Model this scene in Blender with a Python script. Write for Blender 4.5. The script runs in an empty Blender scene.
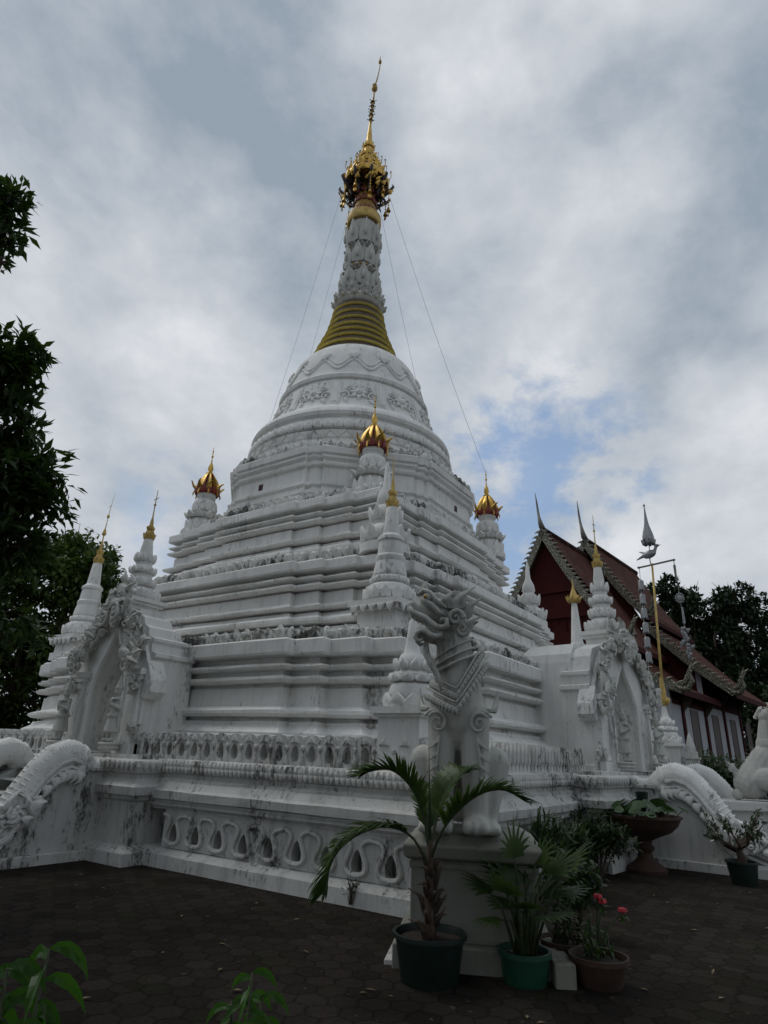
import bpy, bmesh, math, random
from mathutils import Matrix, Vector, Quaternion
R = random.Random(7)
pi = math.pi
sc = bpy.context.scene
col = sc.collection

# ------------------------------------------------------------------ helpers
class MB:
    """collects shapes, then links them as ONE mesh object"""
    def __init__(s):
        s.v = []; s.f = []; s.M = Matrix.Identity(4)
    def add(s, vs, fs):
        n = len(s.v); M = s.M
        s.v += [tuple(M @ Vector(p)) for p in vs]
        s.f += [tuple(n + i for i in f) for f in fs]
    def box(s, x0, x1, y0, y1, z0, z1):
        s.add([(x0,y0,z0),(x1,y0,z0),(x1,y1,z0),(x0,y1,z0),(x0,y0,z1),(x1,y0,z1),(x1,y1,z1),(x0,y1,z1)],
              [(3,2,1,0),(4,5,6,7),(0,1,5,4),(1,2,6,5),(2,3,7,6),(3,0,4,7)])
    def rings(s, rs, closed=True, cap0=True, cap1=True):
        n = len(rs[0]); vs = [p for r in rs for p in r]; fs = []
        for k in range(len(rs)-1):
            for i in range(n if closed else n-1):
                j = (i+1) % n
                fs.append((k*n+i, k*n+j, (k+1)*n+j, (k+1)*n+i))
        if cap0: fs.append(tuple(range(n))[::-1])
        if cap1: fs.append(tuple((len(rs)-1)*n+i for i in range(n)))
        s.add(vs, fs)
    def lathe(s, prof, n=32, c=(0,0,0), cap=True, fl=None):
        rs = []
        for r, z in prof:
            r = max(r, .0005)
            ring = []
            for i in range(n):
                a = 2*pi*i/n
                rr = r*(1+(fl[1]*math.cos(fl[0]*a) if fl else 0))
                ring.append((c[0]+rr*math.cos(a), c[1]+rr*math.sin(a), c[2]+z))
            rs.append(ring)
        s.rings(rs, True, cap, cap)
    def prism(s, poly, z0, z1):
        s.rings([[(x,y,z0) for x,y in poly],[(x,y,z1) for x,y in poly]])
    def plate(s, poly, y0, y1, axis='y'):
        # polygon in x,z extruded along y (or polygon in y,z along x)
        if axis == 'y': r0=[(a,y0,b) for a,b in poly]; r1=[(a,y1,b) for a,b in poly]
        else: r0=[(y0,a,b) for a,b in poly]; r1=[(y1,a,b) for a,b in poly]
        s.rings([r0, r1])
    def tube(s, pts, rad, n=8, cap=True, flat=1.0):
        pts = [Vector(p) for p in pts]; m = len(pts)
        if not isinstance(rad, (list, tuple)): rad = [rad]*m
        rs = []; up = None
        for k in range(m):
            t = (pts[min(k+1,m-1)]-pts[max(k-1,0)])
            t = t.normalized() if t.length > 1e-9 else Vector((0,0,1))
            if up is None:
                a = Vector((0,0,1)) if abs(t.z) < .9 else Vector((1,0,0))
                up = (a - t*a.dot(t)).normalized()
            else:
                up = up - t*up.dot(t)
                up = up.normalized() if up.length > 1e-6 else t.orthogonal().normalized()
            b = t.cross(up)
            rs.append([tuple(pts[k]+(up*math.cos(2*pi*i/n)*flat+b*math.sin(2*pi*i/n))*max(rad[k],.0004)) for i in range(n)])
        s.rings(rs, True, cap, cap)
    def ell(s, c, r, n=12, m=8, rot=None):
        rs = []
        q = rot.to_matrix() if rot is not None else Matrix.Identity(3)
        for k in range(m+1):
            ph = -pi/2+pi*k/m
            ring = []
            for i in range(n):
                a = 2*pi*i/n; cp = max(math.cos(ph), .002)
                p = q @ Vector((r[0]*cp*math.cos(a), r[1]*cp*math.sin(a), r[2]*math.sin(ph)))
                ring.append((c[0]+p.x, c[1]+p.y, c[2]+p.z))
            rs.append(ring)
        s.rings(rs)
    def caps(s, p0, p1, r0, r1, n=14):
        p0 = Vector(p0); p1 = Vector(p1); d = (p1-p0); L = d.length; d = d/L
        pts=[]; rad=[]
        for k in range(5):
            a = -pi/2+pi/2*k/4; pts.append(p0+d*r0*math.sin(a)); rad.append(max(r0*math.cos(a), .003))
        for k in range(5):
            a = pi/2*k/4; pts.append(p1+d*r1*math.sin(a)); rad.append(max(r1*math.cos(a), .003))
        s.tube(pts, rad, n)
    def relief(s, poly, o, X, Z, N, t, dome=.6, inset=.55):
        """raised leaf / boss: polygon in the (X,Z) frame at o, standing t proud along N"""
        o=Vector(o); X=Vector(X); Z=Vector(Z); N=Vector(N)
        cx=sum(p[0] for p in poly)/len(poly); cz=sum(p[1] for p in poly)/len(poly)
        f=lambda k,h:[tuple(o+X*(cx+(a-cx)*k)+Z*(cz+(b-cz)*k)+N*h) for a,b in poly]
        s.rings([f(1,-.02), f(1,t*dome), f(inset,t)], True, False, True)
    def pierced(s, outer, hole, y0, y1, o=(0,0,0)):
        """panel in x,z with one hole; same number of points in both outlines"""
        n=len(outer)
        def ring(p,y): return [(o[0]+a,o[1]+y,o[2]+b) for a,b in p]
        A,B,Cc,D = ring(outer,y0),ring(hole,y0),ring(hole,y1),ring(outer,y1)
        vs=A+B+Cc+D; fs=[]
        for k in range(4):
            for i in range(n):
                j=(i+1)%n; a=k*n; b=((k+1)%4)*n
                fs.append((a+i,a+j,b+j,b+i))
        s.add(vs,fs)
    def build(s, name, mat, parent=None, smooth=False, bevel=0, sharp=None):
        me = bpy.data.meshes.new(name); me.from_pydata(s.v, [], s.f); me.update()
        bm = bmesh.new(); bm.from_mesh(me)
        bmesh.ops.recalc_face_normals(bm, faces=bm.faces); bm.to_mesh(me); bm.free()
        o = bpy.data.objects.new(name, me); col.objects.link(o)
        me.materials.append(mat)
        if smooth:
            me.polygons.foreach_set('use_smooth', [True]*len(me.polygons))
            if sharp: me.set_sharp_from_angle(angle=math.radians(sharp))
        if parent is not None: o.parent = parent
        if bevel:
            m = o.modifiers.new('bevel','BEVEL'); m.width=bevel; m.segments=2; m.limit_method='ANGLE'; m.angle_limit=math.radians(40)
        return o
def raw(vs, fs, name, mat, parent=None, smooth=False):
    me=bpy.data.meshes.new(name); me.from_pydata(vs,[],fs); me.update(); me.materials.append(mat)
    if smooth: me.polygons.foreach_set('use_smooth',[True]*len(me.polygons))
    o=bpy.data.objects.new(name,me); col.objects.link(o)
    if parent is not None: o.parent=parent
    return o
def boolean_cut(o, mb):
    """cut the shape in mb out of object o (applied at once)"""
    me=bpy.data.meshes.new('cut'); me.from_pydata(mb.v,[],mb.f); me.update()
    bm=bmesh.new(); bm.from_mesh(me); bmesh.ops.recalc_face_normals(bm,faces=bm.faces); bm.to_mesh(me); bm.free()
    t=bpy.data.objects.new('cut',me); col.objects.link(t)
    t.matrix_world=Matrix.Identity(4); p=o.parent; o.parent=None
    m=o.modifiers.new('b','BOOLEAN'); m.operation='DIFFERENCE'; m.object=t; m.solver='EXACT'; m.use_self=True
    dg=bpy.context.evaluated_depsgraph_get(); dg.update()
    n=bpy.data.meshes.new_from_object(o.evaluated_get(dg)); n.name=o.data.name
    o.modifiers.clear(); o.data=n; o.parent=p
    bpy.data.objects.remove(t); bpy.data.meshes.remove(me)
def sculpt(mb, name, mat, parent=None, voxel=.02, it=3, fac=.5):
    """union of closed shapes -> one continuous skin"""
    me=bpy.data.meshes.new('tmp'); me.from_pydata(mb.v,[],mb.f); me.update()
    bm=bmesh.new(); bm.from_mesh(me); bmesh.ops.recalc_face_normals(bm,faces=bm.faces); bm.to_mesh(me); bm.free()
    t=bpy.data.objects.new('tmp',me); col.objects.link(t)
    m=t.modifiers.new('r','REMESH'); m.mode='VOXEL'; m.voxel_size=voxel
    if it:
        m2=t.modifiers.new('s','SMOOTH'); m2.iterations=it; m2.factor=fac
    dg=bpy.context.evaluated_depsgraph_get(); dg.update()
    n=bpy.data.meshes.new_from_object(t.evaluated_get(dg))
    bpy.data.objects.remove(t); bpy.data.meshes.remove(me)
    n.name=name; n.materials.clear(); n.materials.append(mat)
    n.polygons.foreach_set('use_smooth',[True]*len(n.polygons))
    o=bpy.data.objects.new(name,n); col.objects.link(o)
    if parent is not None: o.parent=parent
    return o
def thing(name, label, cat, loc=(0,0,0), rz=0, group=None):
    o=bpy.data.objects.new(name,None); col.objects.link(o); o.empty_display_size=.2
    o.location=loc; o.rotation_euler=(0,0,rz); o['label']=label; o['category']=cat
    if group: o['group']=group
    return o
def tag(o, label, cat, group=None, kind=None):
    o['label']=label; o['category']=cat
    if group: o['group']=group
    if kind: o['kind']=kind
    return o
def structure(o): o['kind']='structure'; return o
def copy_tree(o, parent=None, chmap=None):
    c=o.copy(); col.objects.link(c)
    if parent is not None: c.parent=parent
    for ch in list(o.children): copy_tree(ch, c)
    return c
def setloc(o,loc): o.location=loc; return o

# ------------------------------------------------------------------ materials
def N(nt,t,**k):
    n=nt.nodes.new(t)
    for a,b in k.items():
        if a.startswith('i_'): n.inputs[a[2:].replace('_',' ')].default_value=b
        else: setattr(n,a,b)
    return n
def ramp(nt, stops, interp='LINEAR'):
    n=nt.nodes.new('ShaderNodeValToRGB'); cr=n.color_ramp; cr.interpolation=interp
    while len(cr.elements)<len(stops): cr.elements.new(.5)
    for e,(p,c) in zip(cr.elements,stops):
        e.position=p; e.color=(c if len(c)==4 else (*c,1)) if isinstance(c,(tuple,list)) else (c,c,c,1)
    return n
def newmat(name):
    m=bpy.data.materials.new(name); m.use_nodes=True; nt=m.node_tree
    return m, nt, nt.nodes['Principled BSDF'], nt.links
def noisefac(nt, scale, detail=5, rough=.6, vec=None, mapscale=None, dist=0):
    g=nt.nodes.new('ShaderNodeNewGeometry'); L=nt.links
    src=vec or g.outputs['Position']
    if mapscale:
        mp=nt.nodes.new('ShaderNodeMapping'); mp.inputs['Scale'].default_value=mapscale; L.new(src,mp.inputs['Vector']); src=mp.outputs['Vector']
    n=N(nt,'ShaderNodeTexNoise'); n.inputs['Scale'].default_value=scale; n.inputs['Detail'].default_value=detail; n.inputs['Roughness'].default_value=rough
    n.inputs['Distortion'].default_value=dist
    L.new(src,n.inputs['Vector']); return n.outputs['Fac']
def mixc(nt, fac, a, b, mode='MIX'):
    m=nt.nodes.new('ShaderNodeMix'); m.data_type='RGBA'; m.blend_type=mode; L=nt.links
    for i,val in ((0,fac),(6,a),(7,b)):
        if hasattr(val,'is_output'): L.new(val,m.inputs[i])
        elif i==0: m.inputs[0].default_value=val
        else: m.inputs[i].default_value=(*val,1)
    return m.outputs[2]
def math_(nt,op,a,b=None,c=None,clamp=False):
    m=nt.nodes.new('ShaderNodeMath'); m.operation=op; m.use_clamp=clamp
    for i,val in enumerate((a,b,c)):
        if val is None: continue
        if hasattr(val,'is_output'): nt.links.new(val,m.inputs[i])
        else: m.inputs[i].default_value=val
    return m.outputs[0]
def bump(nt,b,fac,strength=.3,dist=.02):
    n=nt.nodes.new('ShaderNodeBump'); n.inputs['Strength'].default_value=strength; n.inputs['Distance'].default_value=dist
    nt.links.new(fac,n.inputs['Height']); nt.links.new(n.outputs['Normal'],b.inputs['Normal'])
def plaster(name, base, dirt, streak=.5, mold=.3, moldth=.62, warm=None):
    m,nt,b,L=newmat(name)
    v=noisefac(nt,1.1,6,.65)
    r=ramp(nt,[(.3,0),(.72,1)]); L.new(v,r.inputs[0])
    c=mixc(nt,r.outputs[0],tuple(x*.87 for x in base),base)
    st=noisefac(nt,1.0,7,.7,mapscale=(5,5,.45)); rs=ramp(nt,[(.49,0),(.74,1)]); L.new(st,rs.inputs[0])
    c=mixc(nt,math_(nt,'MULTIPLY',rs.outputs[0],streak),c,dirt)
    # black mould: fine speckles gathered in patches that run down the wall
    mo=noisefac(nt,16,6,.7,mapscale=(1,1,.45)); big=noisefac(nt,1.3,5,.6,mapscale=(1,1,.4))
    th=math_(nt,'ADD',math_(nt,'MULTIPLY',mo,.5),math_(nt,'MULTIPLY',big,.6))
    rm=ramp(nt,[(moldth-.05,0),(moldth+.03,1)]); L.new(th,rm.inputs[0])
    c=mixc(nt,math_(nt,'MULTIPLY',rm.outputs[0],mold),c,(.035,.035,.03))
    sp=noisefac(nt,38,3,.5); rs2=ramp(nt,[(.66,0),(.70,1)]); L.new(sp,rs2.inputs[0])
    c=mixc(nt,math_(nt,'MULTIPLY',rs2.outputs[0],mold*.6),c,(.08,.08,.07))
    if warm:
        w=noisefac(nt,.8,5,.6,mapscale=(2,2,.6)); rw=ramp(nt,[(.45,0),(.7,1)]); L.new(w,rw.inputs[0])
        c=mixc(nt,math_(nt,'MULTIPLY',rw.outputs[0],.6),c,warm)
    L.new(c,b.inputs['Base Color']); b.inputs['Roughness'].default_value=.85
    b.inputs['Specular IOR Level'].default_value=.25
    h=noisefac(nt,22,6,.7); h2=noisefac(nt,3,4,.5)
    bump(nt,b,math_(nt,'ADD',math_(nt,'MULTIPLY',h,.5),h2),.35,.015)
    return m
def simple(name, colr, rough=.6, metal=0, var=.25, scale=6, spec=.5, bstr=.15, col2=None, mapscale=None):
    m,nt,b,L=newmat(name)
    f=noisefac(nt,scale,5,.65,mapscale=mapscale); r=ramp(nt,[(.3,0),(.7,1)]); L.new(f,r.inputs[0])
    c=mixc(nt,r.outputs[0],tuple(x*(1-var) for x in colr),col2 or tuple(min(1,x*(1+var)) for x in colr))
    L.new(c,b.inputs['Base Color']); b.inputs['Roughness'].default_value=rough; b.inputs['Metallic'].default_value=metal
    b.inputs['Specular IOR Level'].default_value=spec
    if bstr: bump(nt,b,noisefac(nt,scale*4,4,.6),bstr,.01)
    return m
def leafmat(name, c1, c2, trans=.25, rough=.5, scale=1.5):
    m,nt,b,L=newmat(name)
    f=noisefac(nt,scale,4,.6); r=ramp(nt,[(.32,0),(.68,1)]); L.new(f,r.inputs[0])
    c=mixc(nt,r.outputs[0],c1,c2); L.new(c,b.inputs['Base Color']); b.inputs['Roughness'].default_value=rough
    b.inputs['Specular IOR Level'].default_value=.35
    tr=nt.nodes.new('ShaderNodeBsdfTranslucent'); L.new(mixc(nt,.5,c,(c2[0]*1.2,c2[1]*1.4,c2[2]*.6)),tr.inputs['Color'])
    mx=nt.nodes.new('ShaderNodeMixShader'); mx.inputs[0].default_value=trans
    out=nt.nodes['Material Output']; L.new(b.outputs[0],mx.inputs[1]); L.new(tr.outputs[0],mx.inputs[2]); L.new(mx.outputs[0],out.inputs['Surface'])
    return m
WHITE=plaster('white_plaster',(.79,.785,.755),(.27,.265,.24),.38,.6,.672)
WHITE2=plaster('white_plaster_weathered',(.62,.615,.585),(.14,.135,.12),.65,.85,.622)
WALLW=plaster('white_plaster_stained_wall',(.54,.54,.515),(.17,.165,.145),.6,.85,.635)
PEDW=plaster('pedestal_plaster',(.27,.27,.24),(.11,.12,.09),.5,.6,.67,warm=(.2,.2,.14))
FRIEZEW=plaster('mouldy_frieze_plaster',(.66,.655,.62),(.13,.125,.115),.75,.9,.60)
STONE=plaster('lion_plaster',(.54,.54,.50),(.17,.165,.14),.5,.5,.69)
GOLD=simple('gilding',(.55,.35,.08),.36,.8,.3,9,bstr=.3)
GOLDP=simple('gold_paint',(.50,.35,.10),.5,.25,.3,5)
RINGGOLD=simple('ring_gold_paint',(.97,.74,.27),.5,.0,.25,6)
DKGOLD=simple('dull_gold',(.30,.19,.045),.5,.5,.4,8,bstr=.3)
BROWNB=simple('dark_ring_paint',(.085,.062,.042),.6,.1,.4,8)
REDLAC=simple('red_lacquer',(.20,.022,.018),.45,0,.35,6)
DARKMETAL=simple('dark_bracket_metal',(.035,.025,.03),.5,.4,.3,8)
SILVER=simple('beaten_silver',(.24,.245,.25),.4,.7,.25,20,bstr=.4)
REDWOOD=simple('dark_red_wood',(.042,.006,.006),.8,0,.35,3,spec=.15,mapscale=(4,4,.5))
def trimmat():
    m,nt,b,L=newmat('glitter_trim')
    f=noisefac(nt,24,3,.6); r=ramp(nt,[(.55,0),(.60,1)]); L.new(f,r.inputs[0])
    c=mixc(nt,r.outputs[0],(.06,.052,.03),(.42,.42,.36)); L.new(c,b.inputs['Base Color']); b.inputs['Roughness'].default_value=.4; b.inputs['Metallic'].default_value=.3
    return m
TRIM=trimmat()
CHOFA=simple('weathered_finial',(.16,.15,.13),.6,.1,.3,8)
TERRA=simple('terracotta',(.05,.026,.017),.8,0,.3,7)
SOIL=simple('potting_soil',(.03,.022,.015),.95,0,.4,30,bstr=.6)
POTBLK=simple('black_plastic',(.006,.017,.013),.45,0,.3,10)
POTGRN=simple('green_plastic',(.010,.060,.034),.42,0,.25,8)
BARK=simple('bark',(.07,.05,.035),.9,0,.4,10,bstr=.7,mapscale=(3,3,.6))
STEMG=simple('green_stem',(.035,.05,.018),.6,0,.3,12)
FLOWER=simple('red_petal',(.36,.01,.02),.6,0,.25,20,bstr=0)
WIRE=simple('steel_wire',(.36,.37,.38),.5,.4,.2,5,bstr=0)
WINDOWW=simple('window_shutter_wood',(.055,.035,.03),.6,0,.3,5)
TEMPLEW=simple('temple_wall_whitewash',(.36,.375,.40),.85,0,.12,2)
VENTSHADE=simple('painted_vent_shade',(.05,.02,.018),.8,0,.3,3)  # dark colour painted for the inside of the vents, used nowhere else
YEL=simple('yellow_cloth',(.60,.36,.03),.7,0,.2,10)
def tilemat():
    m,nt,b,L=newmat('red_roof_tiles')
    tc=nt.nodes.new('ShaderNodeTexCoord')
    br=N(nt,'ShaderNodeTexBrick'); br.inputs['Scale'].default_value=1; br.inputs['Brick Width'].default_value=.16; br.inputs['Row Height'].default_value=.2
    br.inputs['Mortar Size'].default_value=.012; br.inputs['Color1'].default_value=(.075,.026,.018,1); br.inputs['Color2'].default_value=(.112,.042,.028,1); br.inputs['Mortar'].default_value=(.03,.014,.012,1)
    L.new(tc.outputs['UV'],br.inputs['Vector'])
    f=noisefac(nt,.8,6,.7); r=ramp(nt,[(.35,0),(.7,1)]); L.new(f,r.inputs[0])
    f2=noisefac(nt,1.7,6,.7,mapscale=(1,1,.4)); r2=ramp(nt,[(.5,0),(.68,1)]); L.new(f2,r2.inputs[0]); c=mixc(nt,math_(nt,'MULTIPLY',r.outputs[0],.5),br.outputs['Color'],(.05,.032,.027)); c=mixc(nt,math_(nt,'MULTIPLY',r2.outputs[0],.5),c,(.17,.085,.06)); L.new(c,b.inputs['Base Color']); b.inputs['Roughness'].default_value=.9; b.inputs['Specular IOR Level'].default_value=.1
    bump(nt,b,br.outputs['Fac'],-.5,.02)
    return m
TILE=tilemat()
def pavermat():
    m,nt,b,L=newmat('hexagonal_pavers')
    g=nt.nodes.new('ShaderNodeNewGeometry')
    wob=N(nt,'ShaderNodeTexNoise'); wob.inputs['Scale'].default_value=7; L.new(g.outputs['Position'],wob.inputs['Vector'])
    def vm(op,a,bv=None):
        n=nt.nodes.new('ShaderNodeVectorMath'); n.operation=op
        for i,val in enumerate((a,bv)):
            if val is None: continue
            if hasattr(val,'is_output'): L.new(val,n.inputs[i])
            else: n.inputs[i].default_value=val
        return n
    w=vm('SUBTRACT',wob.outputs['Color'],(.5,.5,.5)).outputs[0]
    ws=vm('MULTIPLY',w,(.075,.075,0)).outputs[0]
    p=vm('ADD',g.outputs['Position'],ws).outputs[0]
    p=vm('MULTIPLY',p,(1/.22,1/.22,0)).outputs[0]
    s=(1,1.7320508,1)
    def cell(off):
        q=vm('ADD',p,off).outputs[0]
        md=vm('WRAP',q); md.inputs[1].default_value=(.5,.8660254,1); md.inputs[2].default_value=(-.5,-.8660254,-1)
        return md.outputs[0]
    a=cell((0,0,0)); c2=cell((.5,.8660254,0))
    la=vm('LENGTH',a).outputs['Value']; lb=vm('LENGTH',c2).outputs['Value']
    cond=math_(nt,'LESS_THAN',la,lb)
    mx=nt.nodes.new('ShaderNodeMix'); mx.data_type='VECTOR'; L.new(cond,mx.inputs[0]); L.new(c2,mx.inputs[4]); L.new(a,mx.inputs[5])
    gv=mx.outputs[1]
    ab=vm('ABSOLUTE',gv).outputs[0]
    dt=vm('DOT_PRODUCT',ab,(.5,.8660254,0)).outputs['Value']
    sp=nt.nodes.new('ShaderNodeSeparateXYZ'); L.new(ab,sp.inputs[0])
    e=math_(nt,'MAXIMUM',dt,sp.outputs[0])
    joint=ramp(nt,[(.42,0),(.49,.45)]); L.new(e,joint.inputs[0])
    idv=vm('SUBTRACT',p,gv).outputs[0]
    wn=N(nt,'ShaderNodeTexWhiteNoise'); wn.noise_dimensions='2D'; L.new(idv,wn.inputs['Vector'])
    big=noisefac(nt,.45,6,.65); rb=ramp(nt,[(.35,0),(.68,1)]); L.new(big,rb.inputs[0])
    base=mixc(nt,rb.outputs[0],(.019,.016,.0135),(.043,.036,.031))
    base=mixc(nt,.38,base,mixc(nt,wn.outputs['Value'],(.012,.010,.0085),(.050,.042,.036)))
    fine=noisefac(nt,30,6,.7); rf=ramp(nt,[(.3,.65),(.75,1.25)]); L.new(fine,rf.inputs[0])
    base=mixc(nt,1,base,rf.outputs[0],'MULTIPLY')
    sp2=noisefac(nt,11,2,.5); rsp=ramp(nt,[(.71,0),(.73,1)]); L.new(sp2,rsp.inputs[0])
    base=mixc(nt,math_(nt,'MULTIPLY',rsp.outputs[0],.6),base,(.10,.095,.075))
    moss=noisefac(nt,1.6,5,.6); rm=ramp(nt,[(.55,0),(.7,1)]); L.new(moss,rm.inputs[0])
    base=mixc(nt,math_(nt,'MULTIPLY',rm.outputs[0],.4),base,(.022,.027,.012))
    c=mixc(nt,joint.outputs[0],base,(.006,.005,.004)); L.new(c,b.inputs['Base Color'])
    b.inputs['Roughness'].default_value=1; b.inputs['Specular IOR Level'].default_value=.03
    hh=math_(nt,'ADD',math_(nt,'MULTIPLY',joint.outputs[0],-1),math_(nt,'MULTIPLY',fine,.35))
    hh=math_(nt,'ADD',hh,math_(nt,'MULTIPLY',wn.outputs['Value'],.3))
    bump(nt,b,hh,.6,.012)
    return m
PAVER=pavermat()
LF_DARK=leafmat('leaf_dark',(.014,.030,.007),(.045,.080,.018),.35)
LF_MID=leafmat('leaf_mid',(.030,.055,.012),(.085,.135,.028),.25,scale=.5)
LF_FAR=leafmat('leaf_far',(.013,.024,.012),(.036,.060,.026),.15,scale=.3)
LF_PALM=leafmat('palm_leaf',(.030,.062,.014),(.07,.12,.028),.25,.4,3)
LF_BRIGHT=leafmat('young_leaf',(.022,.075,.010),(.06,.15,.022),.4,.4,4)
LF_LOTUS=leafmat('lotus_leaf',(.022,.055,.016),(.05,.10,.03),.2,.4,4)
LF_BUSH=leafmat('bush_leaf',(.018,.036,.012),(.045,.075,.025),.2,.5,3)

# ------------------------------------------------------------------ camera, world, sun
f_=616.5; P_=math.radians(21.35); RL=math.radians(2.182); Y_=math.radians(34.44)
Fv=Vector((math.cos(P_)*math.cos(Y_),math.cos(P_)*math.sin(Y_),math.sin(P_)))
Rv=Vector((math.sin(Y_),-math.cos(Y_),0)); Uv=Rv.cross(Fv)
Xv=Rv*math.cos(RL)+Uv*math.sin(RL); Yv=-Rv*math.sin(RL)+Uv*math.cos(RL)
cam=bpy.data.cameras.new('camera'); co=bpy.data.objects.new('camera',cam); col.objects.link(co)
mw=Matrix.Identity(4)
for i in range(3): mw[i][0]=Xv[i]; mw[i][1]=Yv[i]; mw[i][2]=-Fv[i]
mw[0][3],mw[1][3],mw[2][3]=0,0,1.6
co.matrix_world=mw
cam.sensor_fit='VERTICAL'; cam.sensor_height=36; cam.sensor_width=27; cam.lens=f_/1024*36
cam.clip_start=.05; cam.clip_end=3000
sc.camera=co
SUN_EL=math.radians(58); SUN_AZ=math.radians(100)     # azimuth of the sun in the x,y plane, from +x
w=bpy.data.worlds.new('World'); sc.world=w; w.use_nodes=True
nt=w.node_tree; L=nt.links; bg=nt.nodes['Background']
sky=N(nt,'ShaderNodeTexSky'); sky.sky_type='NISHITA'; sky.sun_disc=False; sky.sun_elevation=SUN_EL; sky.sun_rotation=pi/2-SUN_AZ
tc=nt.nodes.new('ShaderNodeTexCoord')
def wn(scale,detail,rough,dist=0,off=(0,0,0),ms=(1,1,1.5)):
    mp=nt.nodes.new('ShaderNodeMapping'); mp.inputs['Scale'].default_value=ms; mp.inputs['Location'].default_value=off
    L.new(tc.outputs['Generated'],mp.inputs['Vector'])
    n=N(nt,'ShaderNodeTexNoise'); n.inputs['Scale'].default_value=scale; n.inputs['Detail'].default_value=detail; n.inputs['Roughness'].default_value=rough; n.inputs['Distortion'].default_value=dist
    L.new(mp.outputs[0],n.inputs['Vector']); return n.outputs['Fac']
n1=wn(2.9,10,.6,.15,(.3,.1,.0)); n2=wn(1.1,3,.5,.0,(1.3,.4,.2)); n3=wn(8,8,.62,.2,(.7,2.1,.4))
BLUE1,BLUE2=(.863,.297,.408),(.568,.753,.332)
SKYLOBES=[((.301,.571,.764),.94,-.10),((.697,.003,.717),.95,-.10),((.424,.718,.552),.93,.10),((.797,.141,.587),.95,.07),((.883,.078,.462),.975,-.08),((.559,.133,.818),.95,.06)]
def lobe(d,cosw):
    """soft region of sky round a world direction"""
    v=nt.nodes.new('ShaderNodeVectorMath'); v.operation='DOT_PRODUCT'; L.new(tc.outputs['Generated'],v.inputs[0]); v.inputs[1].default_value=Vector(d).normalized()
    m=nt.nodes.new('ShaderNodeMapRange'); m.interpolation_type='SMOOTHSTEP'; L.new(v.outputs['Value'],m.inputs['Value']); m.inputs['From Min'].default_value=cosw; m.inputs['From Max'].default_value=1
    return m.outputs['Result']
t=math_(nt,'ADD',math_(nt,'MULTIPLY',n1,.60),math_(nt,'ADD',math_(nt,'MULTIPLY',n2,.28),math_(nt,'MULTIPLY',n3,.17)))
vp=nt.nodes.new('ShaderNodeVectorMath'); vp.operation='MULTIPLY_ADD'
wz=N(nt,'ShaderNodeTexNoise'); wz.inputs['Scale'].default_value=4; wz.inputs['Detail'].default_value=6; L.new(tc.outputs['Generated'],wz.inputs['Vector'])
L.new(wz.outputs['Color'],vp.inputs[0]); vp.inputs[1].default_value=(.35,.35,.35); L.new(tc.outputs['Generated'],vp.inputs[2])
vo=N(nt,'ShaderNodeTexVoronoi'); vo.feature='SMOOTH_F1'; vo.inputs['Scale'].default_value=5.5; vo.inputs['Smoothness'].default_value=.6; L.new(vp.outputs[0],vo.inputs['Vector'])
t=math_(nt,'ADD',t,math_(nt,'MULTIPLY',math_(nt,'SUBTRACT',.42,vo.outputs['Distance']),.22))
for d,cw,am in SKYLOBES: t=math_(nt,'ADD',t,math_(nt,'MULTIPLY',lobe(d,cw),am))
cr=ramp(nt,[(.37,(2.2,2.65,3.15)),(.45,(2.95,3.35,3.85)),(.52,(3.65,3.98,4.4)),(.60,(4.4,4.65,5.0)),(.71,(5.6,5.75,6.0))]); L.new(t,cr.inputs[0])
bl=math_(nt,'ADD',math_(nt,'MULTIPLY',n1,.5),math_(nt,'MULTIPLY',n3,.6))
bl=math_(nt,'ADD',math_(nt,'MULTIPLY',bl,-1.0),1.0)
bm=math_(nt,'MAXIMUM',lobe(BLUE1,.976),math_(nt,'MULTIPLY',lobe(BLUE2,.990),.35))
rb=ramp(nt,[(.42,0),(.53,1)]); L.new(bl,rb.inputs[0]); rb_=math_(nt,'MULTIPLY',rb.outputs[0],math_(nt,'MULTIPLY',bm,1.6,clamp=True))
bluec=mixc(nt,.5,sky.outputs[0],(1.7,2.9,4.9))
mix=mixc(nt,math_(nt,'MULTIPLY',rb_,.75),cr.outputs[0],bluec)
L.new(mix,bg.inputs['Color']); bg.inputs['Strength'].default_value=.1
sl=bpy.data.lights.new('sun','SUN'); sl.energy=.6; sl.angle=math.radians(25); sl.color=(1,.97,.92)
so=bpy.data.objects.new('sun',sl); col.objects.link(so)
sd=Vector((math.cos(SUN_EL)*math.cos(SUN_AZ),math.cos(SUN_EL)*math.sin(SUN_AZ),math.sin(SUN_EL)))
so.rotation_euler=sd.to_track_quat('Z','Y').to_euler()
sc.view_settings.view_transform='Standard'; sc.view_settings.look='None'; sc.view_settings.gamma=1; sc.view_settings.exposure=.42

# ------------------------------------------------------------------ ground
g=MB(); g.add([(-300,-300,0),(400,-300,0),(400,400,0),(-300,400,0)],[(0,1,2,3)])
structure(g.build('ground',PAVER))

CU,CV=13.56,10.525

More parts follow.
